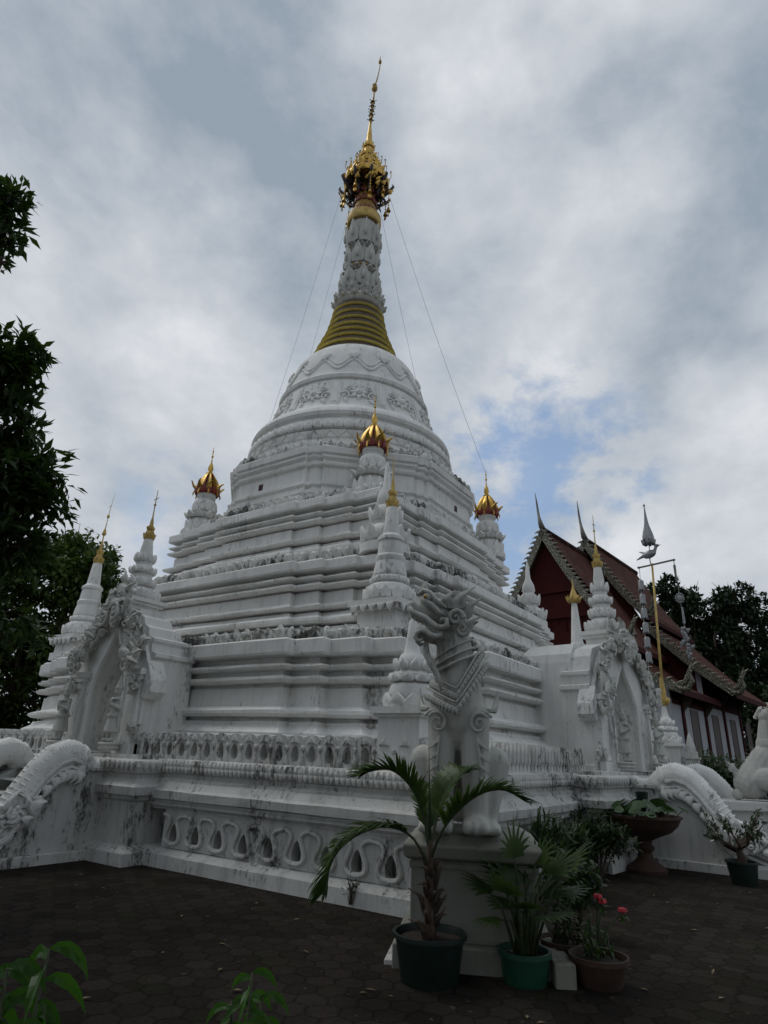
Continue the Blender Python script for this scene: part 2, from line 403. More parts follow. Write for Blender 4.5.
# ------------------------------------------------------------------ ornament outlines
def ogee(w,h,n=5):
    """pointed leaf outline, base centred at 0,0"""
    pts=[(-w*.42,0)]
    for k in range(1,n): 
        t=k/n; pts.append((-w*.5*math.sin(pi*(.35+.65*t))**.8 if t<.99 else 0, h*t*.92))
    pts.append((0,h))
    for k in range(n-1,0,-1):
        t=k/n; pts.append((w*.5*math.sin(pi*(.35+.65*t))**.8, h*t*.92))
    pts.append((w*.42,0)); return pts[::-1]
def roundleaf(w,h):
    p=[(w*.5*math.cos(a),h*.5+h*.5*math.sin(a)) for a in [2*pi*k/10 for k in range(10)]]
    return p
def tri(w,h): return [(w*.5,0),(w*.3,h*.5),(0,h),(-w*.3,h*.5),(-w*.5,0)]
def flame(w,h,lean=.3):
    """curled flame-shaped leaf"""
    L_=[(-.45,0),(-.5,.25),(-.32,.5),(-.1,.72),(.15,.88),(.5,1.0)]; R_=[(.28,.72),(.38,.45),(.5,.22),(.42,0)]
    return [(x*w+lean*w*z*z,z*h) for x,z in (L_+R_)][::-1]
def swirl(mb,c,X,Z,Nn,r0,turns=1.4,tr=.03,sgn=1,start=0):
    c=Vector(c);X=Vector(X);Z=Vector(Z);Nn=Vector(Nn);pts=[];rad=[]
    m=int(14*turns)
    for k in range(m+1):
        t=k/m; a=start+sgn*2*pi*turns*t; rr=r0*(1-.85*t)
        pts.append(c+X*rr*math.cos(a)+Z*rr*math.sin(a)+Nn*tr*.6); rad.append(tr*(1-.4*t))
    mb.tube(pts,rad,6)

# ------------------------------------------------------------------ chedi
chedi=thing('chedi','tall white bell-shaped chedi with gilded crown spire, centre of the courtyard','pagoda',(CU,CV,0))
def redent(h,d,ws,o=0):
    """outline of a square with three stepped-back corners, offset outward by o"""
    hs=[h-i*d+o for i in range(4)]; c=hs[3]; w=[x+o for x in ws]+[c]
    q=[]
    for i in range(3):
        q.append((hs[i],w[i])); q.append((hs[i+1],w[i]))
    q.append((c,c))
    # mirrored about the diagonal
    q2=[(b,a) for a,b in q[:-1]][::-1]
    quarter=q+q2
    out=[]
    for k in range(4):
        ca,sa=[(1,0),(0,1),(-1,0),(0,-1)][k]
        out+=[(ca*x-sa*y,sa*x+ca*y) for x,y in quarter]
    return out
def perim(poly):
    n=len(poly)
    for i in range(n):
        a=Vector(poly[i]); b=Vector(poly[(i+1)%n]); yield a,b
def stack(mb,polyf,prof,jit=.006):
    rr=random.Random(3)
    rings=[]
    for o,z in prof:
        base=polyf(o); ring=[]
        # split long edges so that the hand-made wobble shows
        for a,b in perim(base):
            m=max(1,int((b-a).length/.55))
            for k in range(m):
                p=a.lerp(b,k/m); ring.append(p)
        rings.append((ring,z))
    m=min(len(r) for r,_ in rings)
    # same split count for all rings: use the first ring's counts
    ref=polyf(0); cnt=[max(1,int((b-a).length/.55)) for a,b in perim(ref)]
    out=[]
    for o,z in prof:
        ring=[]
        for (a,b),k_ in zip(perim(polyf(o)),cnt):
            for k in range(k_):
                p=a.lerp(b,k/k_); ring.append((p.x+rr.uniform(-jit,jit),p.y+rr.uniform(-jit,jit),z+rr.uniform(-jit,jit)))
        out.append(ring)
    mb.rings(out)
def frieze(mb,polyf,o,z,sp,wd,h,t,kind,jit=.05):
    rr=random.Random(11)
    for a,b in perim(polyf(o)):
        Lg=(b-a).length
        if Lg<.1: continue
        n=max(1,round(Lg/sp)); X=(b-a)/Lg; Nn=Vector((X.y,-X.x))
        for k in range(n):
            p=a.lerp(b,(k+.5)/n); s=1+rr.uniform(-jit,jit)*2
            X3=Vector((X.x,X.y,0)); N3=Vector((Nn.x,Nn.y,0)); zz=z+rr.uniform(-.01,.01)
            ww=min(wd,Lg/n*.96)
            if kind=='ogee': mb.relief(ogee(ww,h*s),(p.x,p.y,zz),X3,(0,0,1),N3,t)
            elif kind=='tri': mb.relief(tri(ww,h*s),(p.x,p.y,zz),X3,(0,0,1),N3,t,.5,.2)
            elif kind=='round': mb.relief(roundleaf(ww,h*s),(p.x,p.y,zz),X3,(0,0,1),N3,t,.5,.5)
            elif kind=='rosette':
                mb.relief(ogee(ww,h*s),(p.x,p.y,zz),X3,(0,0,1),N3,t*.7,.6,.75)
                mb.relief(roundleaf(ww*.5,h*.55),(p.x+N3.x*t*.7,p.y+N3.y*t*.7,zz+h*.18),X3,(0,0,1),N3,t*.6,.5,.5)
def tierpart(name,h,d,ws,z0,z1,fz,fkind,fsp,fh,ft,scale=1):
    pf=lambda o:redent(h,d,ws,o)
    H=z1-z0
    s=H
    P=[(.34,0),(.34,.035),(.28,.05),(.12,.115),(.11,.135),(-.06,.14),(-.06,.165),(.16,.175),(.21,.20),(.21,.235),(.15,.255),(.03,.30),(.02,.325),(-.08,.33),(-.08,.355),
       (.10,.365),(.15,.385),(.15,.41),(.08,.43),(-.04,.45),(-.05,.60),(-.12,.605),(-.12,.63),(.06,.64),(.11,.66),(.11,.685),(-.10,.692),(-.10,.735),(.05,.745),(.10,.765),(.10,.785),(-.12,.795),(-.12,.852),
       (.10,.862),(.12,.88),(.12,.985),(.09,1.0)]
    prof=[(o,z0+q*s) for o,q in P]+[(-.35,z0+s+.05)]
    mb=MB(); stack(mb,pf,prof)
    # masonry core up to the next course
    t=mb.build(name,WHITE,chedi)
    fm=MB()
    zf=z1+.02
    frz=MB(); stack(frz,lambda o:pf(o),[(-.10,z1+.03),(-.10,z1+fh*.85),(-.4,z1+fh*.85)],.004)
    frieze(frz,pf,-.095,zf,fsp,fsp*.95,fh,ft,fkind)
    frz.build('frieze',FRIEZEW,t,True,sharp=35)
    return t
T1=tierpart('lower_tier',5.83,.22,(3.33,3.93,4.63),1.38,3.34,0,'rosette',.27,.22,.10)
T2=tierpart('middle_tier',4.72,.13,(2.30,2.92,3.65),3.56,5.11,0,'round',.25,.24,.11)
T3=tierpart('upper_tier',3.70,.10,(1.2,1.95,2.72),5.35,6.99,0,'ogee',.24,.23,.10)
# octagonal tier with notched corners
def octa(a,o=0,nl=.24,nd=.09):
    a=a+o; out=[]
    for k in range(8):
        an=(k+.5)*pi/4; R_=a/math.cos(pi/8)
        # vertex between face k and k+1
        v=Vector((R_*math.cos(an),R_*math.sin(an)))
        t0=Vector((math.sin(k*pi/4),-math.cos(k*pi/4))); n0=Vector((math.cos(k*pi/4),math.sin(k*pi/4)))
        t1=Vector((-math.sin((k+1)*pi/4),math.cos((k+1)*pi/4))); n1=Vector((math.cos((k+1)*pi/4),math.sin((k+1)*pi/4)))
        p0=v+t0*nl; p1=v+t1*nl
        out+=[p0,p0-n0*nd,v-(n0+n1).normalized()*nd*1.05,p1-n1*nd,p1]
    return [(p.x,p.y) for p in out]
mb=MB(); pf=lambda o:octa(3.36,o)
stack(mb,pf,[(.28,6.98),(.28,7.08),(.2,7.12),(.12,7.28),(.16,7.32),(.16,7.40),(.02,7.44),(.0,7.54),(.08,7.58),(.08,7.64),(-.02,7.68),(-.02,8.06),(.06,8.10),(.08,8.15),(.02,8.19),(.02,8.24),(.1,8.30),(.11,8.35),(.05,8.38),(.12,8.42),(.14,8.57),(.1,8.60),(-.4,8.63)])
T4=mb.build('octagonal_tier',WHITE,chedi)
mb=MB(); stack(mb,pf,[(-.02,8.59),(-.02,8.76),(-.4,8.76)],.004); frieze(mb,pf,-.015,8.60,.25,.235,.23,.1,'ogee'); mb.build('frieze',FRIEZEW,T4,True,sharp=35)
for an,off in ((pi,-.35),(-pi/2,.35)):
    mb=MB()
    n_=Vector((math.cos(an),math.sin(an),0)); t_=Vector((-n_.y,n_.x,0)); p=n_*3.345+t_*off
    mb.M=Matrix.Identity(4); q=[(p+t_*a+Vector((0,0,b))+n_*0) for a,b in ((-.07,7.76),(.07,7.76),(.07,7.92),(-.07,7.92))]
    mb.rings([[tuple(x-n_*.06) for x in q],[tuple(x+n_*.004) for x in q]])
    mb.build('vent_shade_plate',VENTSHADE,T4)  # no opening is cut: dark plate on the wall painted as a vent's shade
# bell body: a slight lean of the real spire
LX,LY=-.07,.09
bell=[(3.17,8.70),(3.17,8.82),(3.08,8.86),(3.05,9.05),(3.05,9.1),(3.09,9.14),(3.09,9.3),(3.00,9.36),(2.94,9.42),(3.00,9.48),(3.05,9.56),(3.03,9.68),(2.93,9.74),(2.91,9.8),(3.0,9.86),(3.03,9.95),(2.99,10.06),(2.88,10.18),(2.74,10.26),(2.66,10.32),(2.58,10.45),(2.46,10.75),(2.37,11.05),(2.31,11.33),(2.28,11.40),(2.34,11.44),(2.36,11.54),(2.28,11.6),(2.25,11.65),(2.2,11.85),(2.13,12.15),(2.04,12.42),(1.95,12.68),(1.87,12.82),(1.78,12.94),(1.68,13.04),(1.58,13.10),(1.35,13.12)]
mb=MB(); mb.lathe(bell,96,(LX*.6,LY*.6,0)); BELL=mb.build('bell',WHITE,chedi,True,sharp=30)
def ringdir(k,n,ph=0): a=2*pi*(k+ph)/n; return Vector((math.cos(a),math.sin(a),0)),Vector((-math.sin(a),math.cos(a),0))
def around(mb,n,r,z,poly,t,tilt=0,ph=0,c=(0,0),dome=.6,inset=.5,flip=False):
    for k in range(n):
        n_,t_=ringdir(k,n,ph); Zd=(Vector((0,0,1))*math.cos(tilt)-n_*math.sin(tilt)) ; Nd=n_*math.cos(tilt)+Vector((0,0,1))*math.sin(tilt)
        if flip: Zd=-Zd
        mb.relief(poly,(c[0]+n_.x*r,c[1]+n_.y*r,z),t_,Zd,Nd,t,dome,inset)
bc=(LX*.6,LY*.6)
mb=MB(); around(mb,70,3.00,9.44,ogee(.26,.25),.10,.1,0,bc,.7,.6); mb.build('lotus_band',WHITE,BELL,True,sharp=35)
mb=MB(); around(mb,46,3.06,9.31,tri(.42,.20),.06,.02,0,bc,.8,.8,True); mb.build('zigzag_band',WHITE,BELL,True,sharp=35)
mb=MB(); around(mb,84,3.14,8.70,ogee(.23,.17),.06,0,0,bc); mb.build('petal_band',WHITE,BELL,True,sharp=35)
for k in range(15):
    n_,t_=ringdir(k,15); mb=MB(); Zd=n_*math.sin(.36)-Vector((0,0,1))*math.cos(.36); Nd=n_*math.cos(.36)+Vector((0,0,1))*math.sin(.36)
    mb.relief(ogee(.30,.34),Vector((bc[0],bc[1],12.50))+n_*2.005,t_,Zd,Nd,.08,.6,.5); mb.build('heart_petal',WHITE,BELL,True,sharp=35)
mb=MB()
for q,zz in enumerate((0,.16)):
    pts=[]
    for k in range(241):
        a=2*pi*k/240; z=11.98+zz+.18*math.cos(15*a); rr_=2.26-(z-11.65)*.273
        pts.append((bc[0]+rr_*math.cos(a),bc[1]+rr_*math.sin(a),z))
    mb.tube(pts,.04-.01*q,6,False)
mb.build('garland_band',WHITE,BELL,True,sharp=50)
for k in range(12):
    n_,t_=ringdir(k,12,.35); tl=.30
    Zd=Vector((0,0,1))*math.cos(tl)-n_*math.sin(tl); Nd=n_*math.cos(tl)+Vector((0,0,1))*math.sin(tl)
    c0=Vector((bc[0],bc[1],10.86))+n_*2.425
    md=MB(); md.M=Matrix.Translation(c0)@Matrix.Scale(.86,4)@Matrix.Translation(-c0)
    md.ell(tuple(c0+Nd*.03),(.13,.13,.13),10,6)
    for j in range(8):
        a=2*pi*j/8; d1=t_*math.cos(a)+Zd*math.sin(a); d2=-t_*math.sin(a)+Zd*math.cos(a)
        md.relief(ogee(.15,.26),c0+d1*.11,d2,d1,Nd,.08)
    for sx in(-1,1):
        swirl(md,c0+t_*sx*.42-Zd*.16,t_*sx,Zd,Nd,.16,1.3,.038,1,0.5); swirl(md,c0+t_*sx*.33+Zd*.22,t_*sx,Zd,Nd,.13,1.3,.034,1,2)
        md.relief(flame(.16,.24,.3*sx),c0+t_*sx*.4-Zd*.3,t_,-Zd,Nd,.06); md.relief(flame(.14,.22,.3*sx),c0+t_*sx*.2+Zd*.28,t_,Zd,Nd,.06)
    md.relief(flame(.18,.30,0),c0+Zd*.26,t_,Zd,Nd,.08)
    md.build('medallion',WHITE,BELL,True,sharp=40)
for k in range(12):
    n_,t_=ringdir(k,12,.85); tl=.30
    Zd=Vector((0,0,1))*math.cos(tl)-n_*math.sin(tl); Nd=n_*math.cos(tl)+Vector((0,0,1))*math.sin(tl)
    mb=MB()
    mb.relief([(.14,0),(.13,.95),(-.13,.95),(-.14,0)],Vector((bc[0],bc[1],10.4))+n_*2.59,t_,Zd,Nd,.03,.9,.9)
    mb.relief([(.08,.08),(.07,.86),(-.07,.86),(-.08,.08)],Vector((bc[0],bc[1],10.4))+n_*2.61,t_,Zd,Nd,.03,.9,.8)
    mb.build('pilaster_strip',WHITE,BELL)
# gilded ringed cone
cone=MB(); dark=MB()
nring=8
Z0,Z1=13.10,15.55
zs=[Z0+(Z1-Z0)*i/nring for i in range(nring+1)]
RC=[(13.1,1.50),(13.5,1.37),(13.9,1.22),(14.3,1.06),(14.7,.955),(15.1,.875),(15.6,.80)]
def rc(z):
    for (z0,r0),(z1,r1) in zip(RC,RC[1:]):
        if z<=z1: return r0+(r1-r0)*(z-z0)/(z1-z0)
    return RC[-1][1]
prof=[]; prd=[]
for i in range(nring):
    a,b=zs[i],zs[i+1]; h=b-a
    prof+=[(rc(a)*.92,a+.02*h),(rc(a)*.97,a+.05*h),(rc(a)+.035,a+.15*h),(rc(a)*.985,a+.27*h),(rc(a+.4*h)*.90,a+.31*h)]
    prd+=[(rc(a)*.88,a),(rc(a+.3*h)*.90,a+.3*h),(rc(a+.4*h)*.955,a+.42*h),(rc(b)*.985,a+.8*h),(rc(b)*.90,b)]
cc=(LX,LY,0)
mb=MB(); mb.lathe(prd,56,cc); RING=mb.build('ringed_cone',BROWNB,chedi,True,sharp=40)
for i in range(nring):
    mb=MB(); mb.lathe(prof[5*i:5*i+5],56,cc); mb.build('gilded_ring',RINGGOLD,RING,True,sharp=40)
# lotus shaft
lot=[(r*(.92 if z<16 else .80),z) for r,z in [(.80,15.5),(.90,15.6),(.92,15.7),(.80,15.85),(.72,16.1),(.66,16.8),(.62,17.2),(.66,17.3),(.6,17.4),(.57,17.9),(.58,18.4),(.61,18.9),(.63,19.2),(.6,19.36),(.5,19.45)]]
mb=MB(); mb.lathe(lot,40,cc); LOT=mb.build('lotus_shaft',STONE,chedi,True,sharp=35)
for (n,r,z,w_,h_,tl,ph,t_) in ((14,.82,15.58,.36,.40,-.62,0,.07),(10,.72,15.92,.42,.5,-.40,.5,.08),(8,.66,16.3,.50,.80,-.13,0,.10),(16,.58,17.02,.22,.24,-.75,0,.05),(8,.575,17.32,.46,.85,-.10,.5,.10),(12,.56,18.1,.22,.24,-.8,0,.05),(8,.575,18.28,.46,.95,-.13,0,.10)):
    r*=.87; t_*=.8; mb=MB(); around(mb,n,r,z,ogee(w_,h_),t_,tl,ph,cc[:2],.7,.6)
    for k in range(n):
        n_,tt_=ringdir(k,n,ph); c0=Vector((cc[0],cc[1],z+h_*.4))+n_*(r+t_+.02-math.sin(tl)*h_*.4); mb.ell(tuple(c0),(.06,.06,h_*.24),8,5)
    mb.build('lotus_petal_band',STONE,LOT,True,sharp=40)
mb=MB(); around(mb,40,.52,17.2,roundleaf(.09,.08),.03,0,0,cc[:2]); mb.lathe([(.48,17.16),(.52,17.2),(.52,17.26),(.48,17.3)],40,cc); mb.build('gilded_collar',DKGOLD,LOT,True,sharp=40)
# gilded crown (umbrella) and vane
mb=MB(); mb.lathe([(.58,19.34),(.615,19.38),(.625,19.55),(.615,19.74),(.56,19.76)],40,cc); CROWN=mb.build('gilded_crown',GOLDP,chedi,True,sharp=40)
mb=MB(); mb.lathe([(.46,19.7),(.40,20.2),(.36,20.6),(.31,21.0),(.27,21.7),(.2,22.2)],24,cc); mb.build('crown_shaft',DKGOLD,CROWN,True)
for (n,r,z,p_,tl,ph) in ((20,.50,19.74,ogee(.16,.26),.08,0),(12,.40,20.35,ogee(.18,.3),.1,0),(10,.34,20.8,ogee(.18,.3),.05,.5)):
    mb=MB(); around(mb,n,r,z,p_,.04,tl,ph,cc[:2]); mb.build('red_gold_petal',REDLAC,CROWN,True,sharp=40)
# umbrella tiers
ump=[(.80,21.42),(.84,21.50),(.78,21.7),(.66,21.86),(.69,21.9),(.56,22.1),(.43,22.28),(.46,22.32),(.36,22.55),(.27,22.8),(.29,22.84),(.22,23.1),(.17,23.36),(.185,23.4),(.13,23.7),(.09,24.0),(.10,24.05),(.06,24.45),(.045,24.8)]
mb=MB(); mb.lathe(ump,32,cc,fl=(16,.03)); UMB=mb.build('umbrella_canopy',GOLD,CROWN,True,sharp=50)
for (n,r,z,w_,h_,tl) in ((16,.81,21.36,.24,.34,-.12),(16,.69,21.8,.2,.28,-.3),(14,.46,22.26,.18,.26,-.3),(12,.3,22.78,.15,.22,-.3),(10,.19,23.34,.12,.2,-.3)):
    mb=MB(); around(mb,n,r,z,flame(w_,h_,.1),.035,tl,0,cc[:2]); mb.build('gilded_leaf_fringe',GOLD,UMB,True,sharp=40)
for k in range(10):
    n_,t_=ringdir(k,10,.3); c0=Vector((cc[0],cc[1],0)); q_=random.Random(k)
    P=lambda r,z:tuple(c0+n_*r+Vector((0,0,z)))
    mb=MB()
    mb.tube([P(.27,20.85),P(.5,20.75),P(.72,20.9),P(.9,21.12),P(1.02,21.3),P(.98,21.42)],[.05,.045,.06,.065,.05,.015],6)
    mb.tube([P(.3,21.3),P(.55,21.15),P(.8,21.2),P(.88,21.02),P(.78,20.92)],[.04,.05,.045,.04,.015],6)
    mb.tube([P(.6,21.1),P(.66,20.85),P(.58,20.65),P(.68,20.5)],[.03,.045,.045,.015],6)
    for q in range(5): mb.ell(P(.42+.1*q,21.22+.16*math.sin(q*2.1+k)),(.075,.075,.075),6,4)
    mb.build('crown_bracket',DARKMETAL,CROWN,True)
    mb=MB(); zz=20.45 if k%2 else 20.1
    mb.tube([P(.86,21.0),P(.87,zz+.15)],.012,4); mb.lathe([(.02,.2),(.05,.15),(.06,.05),(.09,0),(.02,0)],8,P(.87,zz)); mb.relief(ogee(.14,.2),Vector(P(.87,zz-.2)),t_,(0,0,1),n_,.02)
    for j in range(3): mb.ell(P(.865,zz+.3+.15*j),(.035,.035,.035),6,4)
    for j in range(5):
        a_=q_.uniform(-.3,.3); n2=(n_*math.cos(a_)+t_*math.sin(a_)); mb.relief(flame(.16,.22,.3),c0+n2*q_.uniform(.55,.95)+Vector((0,0,q_.uniform(20.75,21.35))),Vector((-n2.y,n2.x,0)),(n2*.5+Vector((0,0,1))).normalized(),(n2-Vector((0,0,.5))).normalized(),.03)
    mb.build('hanging_bell',GOLD,CROWN,True,sharp=40)
    mb=MB(); mb.tube([P(.76,21.5),P(.92,21.8),P(.9,22.05)],[.015,.012,.02],5); mb.ell(P(.9,22.07),(.035,.035,.035),6,4)
    mb.tube([P(.6,21.9),P(.74,22.2),P(.72,22.36)],[.012,.01,.015],5); mb.ell(P(.72,22.38),(.03,.03,.03),6,4); mb.tube([P(.42,22.3),P(.54,22.6),P(.52,22.75)],[.012,.01,.012],5)
    mb.build('crown_tendril',DKGOLD,UMB,True,sharp=40)
VX,VY=.05,-.065
mb=MB(); mb.tube([(cc[0],cc[1],24.7),(cc[0]+VX*.3,cc[1]+VY*.3,25.3),(cc[0]+VX*.8,cc[1]+VY*.8,26.1),(cc[0]+VX,cc[1]+VY,26.9),(cc[0]+VX*2.2,cc[1]+VY*2.2,27.5),(cc[0]+VX*3,cc[1]+VY*3,28.1),(cc[0]+VX*3,cc[1]+VY*3,28.4)],[.05,.045,.035,.03,.025,.02,.02],8)
for z in (24.95,25.25,25.5,25.75,26.0): 
    k=(z-24.7)/2.2; mb.lathe([(.03,-.05),(.09,0),(.03,.05)],10,(cc[0]+VX*k,cc[1]+VY*k,z))
    for j in range(5):
        a=2*pi*j/5+z*3; mb.tube([(cc[0]+VX*k,cc[1]+VY*k,z),(cc[0]+VX*k+.13*math.cos(a),cc[1]+VY*k+.13*math.sin(a),z+.06)],[.012,.01],4); mb.ell((cc[0]+VX*k+.13*math.cos(a),cc[1]+VY*k+.13*math.sin(a),z+.06),(.025,.025,.025),6,4)
mb.lathe([(.03,-.18),(.1,-.1),(.13,.02),(.07,.1),(.1,.18),(.03,.24)],10,(cc[0]+VX,cc[1]+VY,26.8))
mb.ell((cc[0]+VX*3,cc[1]+VY*3,28.45),(.07,.07,.12),8,6); mb.tube([(cc[0]+VX*3,cc[1]+VY*3,28.55),(cc[0]+VX*3,cc[1]+VY*3,28.85)],[.03,.005],5)
mb.build('needle_finial',DKGOLD,CROWN,True,sharp=50)

# ---- small spires on the tier corners
def spire_tier1(kind):
    """squat stepped stupa with a gold cap, 3.3 m"""
    o=MB()
    o.box(-.62,.62,-.62,.62,0,.18); o.box(-.54,.54,-.54,.54,.18,.42); o.box(-.66,.66,-.66,.66,.42,.50); o.box(-.72,.72,-.72,.72,.50,.60)
    o.lathe([(.55,.60),(.58,.68),(.60,.80),(.54,.92),(.42,.98),(.46,1.02),(.46,1.08),(.40,1.12),(.42,1.16),(.40,1.3),(.36,1.42),(.38,1.46),(.38,1.52),(.33,1.56),(.32,1.72),(.30,1.82),(.34,1.86),(.33,1.92),(.26,1.96),(.21,2.0),(.20,2.12),(.15,2.55),(.10,2.62)],28)
    return o
def fringe(o,r,z,n,w,h,tl,poly=None):
    around(o,n,r,z,poly or ogee(w,h),.05,tl,0,(0,0))
def cap_gold(o,z,s=1):
    o.lathe([(.07*s,z),(.13*s,z+.03),(.12*s,z+.10*s),(.125*s,z+.13*s),(.075*s,z+.26*s),(.085*s,z+.29*s),(.045*s,z+.43*s),(.05*s,z+.46*s),(.02*s,z+.65*s),(.010*s,z+1.0*s),(.004*s,z+1.15*s)],14,fl=(7,.10))
    around(o,9,.125*s,z-.02,flame(.08*s,.17*s,.1),.02*s,-.25,0,(0,0)); around(o,7,.08*s,z+.24*s,flame(.06*s,.11*s,.1),.016*s,-.3,0,(0,0))
def place(o,x,y,z,rz=0): o.location=(x,y,z); o.rotation_euler=(0,0,rz); return o
def mk_tier1(x,y,z,sz=1,tall=0):
    o=spire_tier1(0)
    fringe(o,.60,.66,14,.26,.22,-.1); fringe(o,.44,1.0,12,.2,.12,-.1)
    for k in range(4):
        for q in (-.5,-.25,0,.25,.5):
            n_,t_=ringdir(k,4); o.relief(tri(.22,.14),Vector((0,0,.5))+n_*.72+t_*q,t_,(0,0,-1),n_,.04)
    b=o.build('corner_stupa',WHITE,chedi,False,sharp=40)
    b.data.polygons.foreach_set('use_smooth',[True]*len(b.data.polygons)); b.data.set_sharp_from_angle(angle=.6)
    place(b,x-CU,y-CV,z); b.scale=(sz*.77,sz*.77,sz)
    g_=MB(); cap_gold(g_,2.58,1.0)
    if tall:
        g_.tube([(0,0,3.2),(.02,0,3.9)],[.02,.012],6); g_.lathe([(.02,3.35),(.08,3.4),(.03,3.55)],8); g_.ell((.02,0,3.92),(.05,.05,.06),8,6); g_.tube([(.02,0,3.95),(.05,-.06,4.6)],[.012,.005],5)
        g_.tube([(.03,-.03,4.25),(.03,.1,4.2)],.008,4)
    g_.build('gilded_cap',GOLDP,b,True,sharp=45)
    return b
mk_tier1(9.05,6.02,3.50,.95)
mk_tier1(8.84,15.24,3.46,1.0,1)
def mk_thin(x,y,z,h):
    o=MB(); o.lathe([(.34,0),(.34,.12),(.27,.16),(.27,.3),(.2,.36),(.17,.5),(.12,h*.55),(.08,h*.78),(.05,h*.8)],20)
    b=o.build('corner_stupa',WHITE,chedi,True,sharp=40); place(b,x-CU,y-CV,z)
    g_=MB(); g_.lathe([(.06,h*.78),(.15,h*.8),(.13,h*.86),(.1,h*.92),(.04,h),(.01,h*1.15)],12); around(g_,8,.15,h*.8,flame(.12,.2,.1),.03,-.4,0,(0,0)); g_.build('gilded_cap',GOLDP,b,True,sharp=45)
mk_thin(18.5,5.55,3.5+.9,2.1)
def mk_tier2(x,y,z):
    o=MB(); o.lathe([(.5,0),(.5,.18),(.4,.22),(.42,.4),(.36,.55),(.24,.62),(.28,.72),(.26,.95),(.16,1.05),(.2,1.12),(.17,1.3),(.08,1.5),(.05,1.9),(.01,2.05)],20)
    fringe(o,.42,.25,10,.24,.3,-.25); fringe(o,.27,.7,8,.2,.3,-.2)
    place(o.build('leafy_pinnacle',WHITE,chedi,True,sharp=40),x-CU,y-CV,z)
mk_tier2(17.5,6.6,5.19); mk_tier2(9.55,6.5,5.19)
def mk_tier3(x,y,z,s=1):
    o=MB()
    o.lathe([(.52,0),(.52,.12),(.44,.16),(.40,.4),(.34,.62),(.46,.70),(.50,.74),(.30,.80),(.24,.86),(.32,.95),(.36,1.06),(.32,1.18),(.22,1.24),(.24,1.30),(.28,1.34),(.28,1.42),(.2,1.45),(.1,1.46)],24)
    fringe(o,.42,.18,12,.24,.36,-.12); fringe(o,.40,.62,10,.26,.22,-.75); fringe(o,.47,0,12,.26,.24,-.1); fringe(o,.3,.86,10,.16,.18,-.2)
    b=o.build('crowned_pinnacle',WHITE,chedi,True,sharp=40); place(b,x-CU,y-CV,z); b.scale=(s,s,s)
    r_=MB(); r_.lathe([(.05,1.42),(.20,1.46),(.25,1.50),(.17,1.6),(.11,1.85),(.07,2.1),(.04,2.2)],16)
    around(r_,12,.32,1.42,ogee(.15,.24),.03,-.22,0,(0,0)); r_.build('red_underside',REDLAC,b,True,sharp=45)
    for k in range(8):
        n_,t_=ringdir(k,8,.25); g_=MB(); P=lambda r,z:tuple(n_*r+Vector((0,0,z)))
        g_.tube([P(.33,1.52),P(.29,1.68),P(.22,1.88),P(.14,2.04),P(.06,2.16)],[.07,.09,.075,.05,.03],6,flat=.45)
        g_.relief(flame(.15,.28,.25),Vector(P(.33,1.55)),t_,(n_*.75+Vector((0,0,1))).normalized(),(n_-Vector((0,0,.4))).normalized(),.03)
        g_.tube([P(.36,1.52),P(.40,1.40),P(.39,1.33)],[.02,.025,.006],5)
        g_.build('gilded_rib',GOLD,b,True,sharp=50)
    g_=MB(); g_.lathe([(.11,2.10),(.12,2.14),(.06,2.2),(.085,2.3),(.06,2.42),(.025,2.5),(.018,2.6)],14)
    g_.tube([(0,0,2.55),(0,0,3.05)],[.016,.008],5); g_.ell((0,0,2.72),(.04,.04,.04),6,4); g_.ell((0,0,2.9),(.03,.03,.03),6,4); g_.tube([(-.05,0,2.8),(.05,0,2.8)],.008,4)
    g_.build('gilded_needle',GOLD,b,True,sharp=45)
mk_tier3(10.62,13.47,6.95,.95); mk_tier3(10.95,7.9,7.12,.95); mk_tier3(16.6,7.48,7.18,.98)

# ------------------------------------------------------------------ terrace
TX=6.96
terr=thing('terrace','white walled chedi terrace with arcaded wall and pierced parapet','terrace',(CU,CV,0))
sq=lambda h:(lambda o:[(h+o,h+o),(-h-o,h+o),(-h-o,-h-o),(h+o,-h-o)])
mb=MB(); stack(mb,sq(TX),[(.16,-.05),(.15,.16),(.05,.22),(.0,.23),(-.42,.24),(-.42,.72),(.02,.725),(.02,.74),(.07,.78),(.07,.81),(.05,.82),(.05,.85),(.12,.87),(.125,.97),(.06,1.0),(.0,1.08),(-.02,1.09),(-.02,1.13),(-.06,1.15),(-.06,1.2),(-.12,1.22),(-.12,1.38),(-.3,1.39),(-.8,1.395),(-1.5,1.40)],.006)
mb.build('plinth_wall',WALLW,terr)
mb=MB()
def sides(): 
    # the two faces that can be seen: facing -x and facing -y
    for an,t_,n_ in ((0,Vector((0,-1,0)),Vector((-1,0,0))),(1,Vector((1,0,0)),Vector((0,-1,0)))): yield an,t_,n_
# torus band with lotus petals
mb=MB(); rr2=random.Random(5)
for an,t_,n_ in sides():
    h=TX-.10; a=n_*h-t_*h; b=n_*h+t_*h; ln=2*h
    pts=[a.lerp(b,k/60)+Vector((0,0,1.30)) for k in range(61)]
    mb.tube(pts,.105,12)
    n=int(ln/.085)
    for k in range(n):
        p=a.lerp(b,(k+.5)/n)
        mb.relief(ogee(.08,.09),p+n_*.095+Vector((0,0,1.30)),t_,(0,0,-1),n_,.022,.5,.5)
        mb.relief(ogee(.08,.09),p+n_*.09+Vector((0,0,1.30)),t_,(0,0,1),n_,.022,.5,.5)
mb.build('lotus_torus_band',WHITE2,terr,True,sharp=40)
